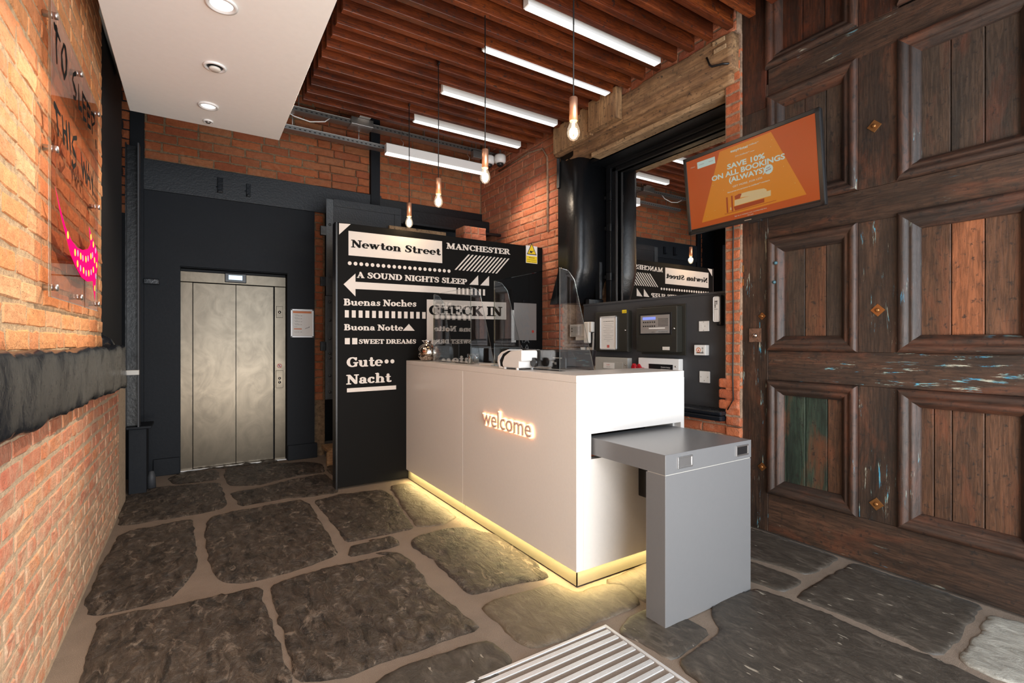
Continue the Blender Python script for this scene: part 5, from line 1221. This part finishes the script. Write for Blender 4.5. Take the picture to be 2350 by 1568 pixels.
PEND = [(1.755, 2.115, 2.458, 'copper pendant lamp nearest the camera, in front of the pale beam'), (1.69, 2.99, 2.445, 'second copper pendant lamp from the right, in front of the security cameras'), (1.675, 3.74, 2.45, 'copper pendant lamp glowing above the MANCHESTER lettering'), (1.72, 4.52, 2.44, 'leftmost and farthest copper pendant lamp glowing at the sign top')]
p0 = None
for x, y, z, lab in PEND:
    if p0 is None:
        t = thing('pendant_lamp', lab, 'lamp', (x, y, z), group='copper pendant lamps'); p0 = t
        lathe('lamp_holder', [(.0225,.108),(.0225,.236),(.020,.239),(.004,.240)], copper, t, n=24)
        lathe('bulb', [(.004,.0),(.020,.008),(.033,.028),(.036,.046),(.031,.070),(.021,.096),(.0205,.110)], bulb_glass, t, n=24)
        for a in range(5):
            an = a*2*PI/5; tube('filament', [(.006*math.cos(an),.006*math.sin(an),.095),(.013*math.cos(an),.013*math.sin(an),.03)], .0013, fil_em, t, 5)
        lathe('lamp_foot', [(.003,.04),(.005,.09),(.012,.108)], whitep, t, n=10)
        tube('cord', [(0,0,.24),(.001,0,.7),(0,.001,1.23)], .0042, cablem, t, 7)
        box('cord_grip', (-.006,.006), (-.02,.02), (1.17,1.25), blackp, t, .003)
    else: t = copytree(p0, None, label=lab); t.location = (x, y, z)
    lamp('pendant_glow', 'POINT', (x, y, z+.06), 4.0, (1, .70, .38), shadow_soft_size=.03)

# ---- cable trays, cameras
def tray(nm, lab, x0, x1, y, z, w=.10, hgt=.045):
    t = thing(nm, lab, 'cable tray', (0, 0, 0))
    box('bed', (x0,x1), (y,y+w), (z,z+.002), galv, t)
    boxes('side', [((x0,x1),(y-.002,y),(z,z+hgt)), ((x0,x1),(y+w,y+w+.002),(z,z+hgt)), ((x0,x1),(y-.008,y),(z+hgt,z+hgt+.003))], galv, t)
    n = int((x1-x0)/.05); boxes('slot', [((x0+.05*i+.01,x0+.05*i+.032),(y-.0032,y-.0022),(z+.014,z+.024)) for i in range(n)], dark, t, kind='stuff')
    for i in range(int((x1-x0)/.7)+1): box('hanger_rod', (x0+.3+.7*i,x0+.308+.7*i), (y+w/2,y+w/2+.008), (z,4.38), galv, t)
    return t
tray('cable_tray', 'upper perforated steel cable tray running along the back', .6, 3.30, 5.50, 3.735)
tray('cable_tray', 'lower perforated steel cable tray ending at the batten light', .56, 1.86, 5.64, 3.585)
boxes('tray_elbow', [((1.50,1.62),(5.2,5.5),(3.80,3.84)), ((1.42,1.66),(5.45,5.64),(3.72,3.80))], galv, None, .004, label='galvanised tray junction under the last joists', cat='cable tray')
tube('conduit', [(.70,2.9,3.66),(.70,4.0,3.66),(.70,5.2,3.66)], .02, galv, None, label='galvanised conduit running beside the joist ends', cat='conduit')
tube('hanging_cable', [(.72,5.49,3.72),(.85,5.47,3.66),(1.0,5.47,3.64),(1.15,5.48,3.68),(1.2,5.49,3.73)], .006, whitep, None, label='loose white cable sagging from the upper tray', cat='cable')
for x, y, lab in ((3.23, 5.33, 'white dome security camera nearer the corner of the brick walls'), (3.13, 5.44, 'white dome security camera partly behind a pendant lamp')):
    t = thing('security_camera', lab, 'camera', (x, y, 3.60), group='dome security cameras')
    lathe('housing', [(.0,.10),(.065,.098),(.072,.08),(.072,.02),(.062,.0),(.045,-.006)], whitep, t, n=24)
    lathe('dome', [(.046,-.004),(.042,-.028),(.025,-.045),(.0,-.05)], blackp, t, n=20)
    box('bracket', (-.01,.01), (-.01,.01), (.10,.78), galv, t, .003)
box('junction_box', (2.90,3.02), (5.42,5.496), (3.64,3.73), galv, None, .003, label='small steel junction box at the end of the upper tray', cat='junction box')
tube('wall_conduit', [(3.375,5.6,3.6),(3.372,4.9,3.62),(3.372,4.62,3.58),(3.372,4.53,3.45),(3.372,4.52,3.0),(3.372,4.52,2.6)], .012, mort_r, None, label='plaster-coloured conduit arching down the right brick wall', cat='conduit')
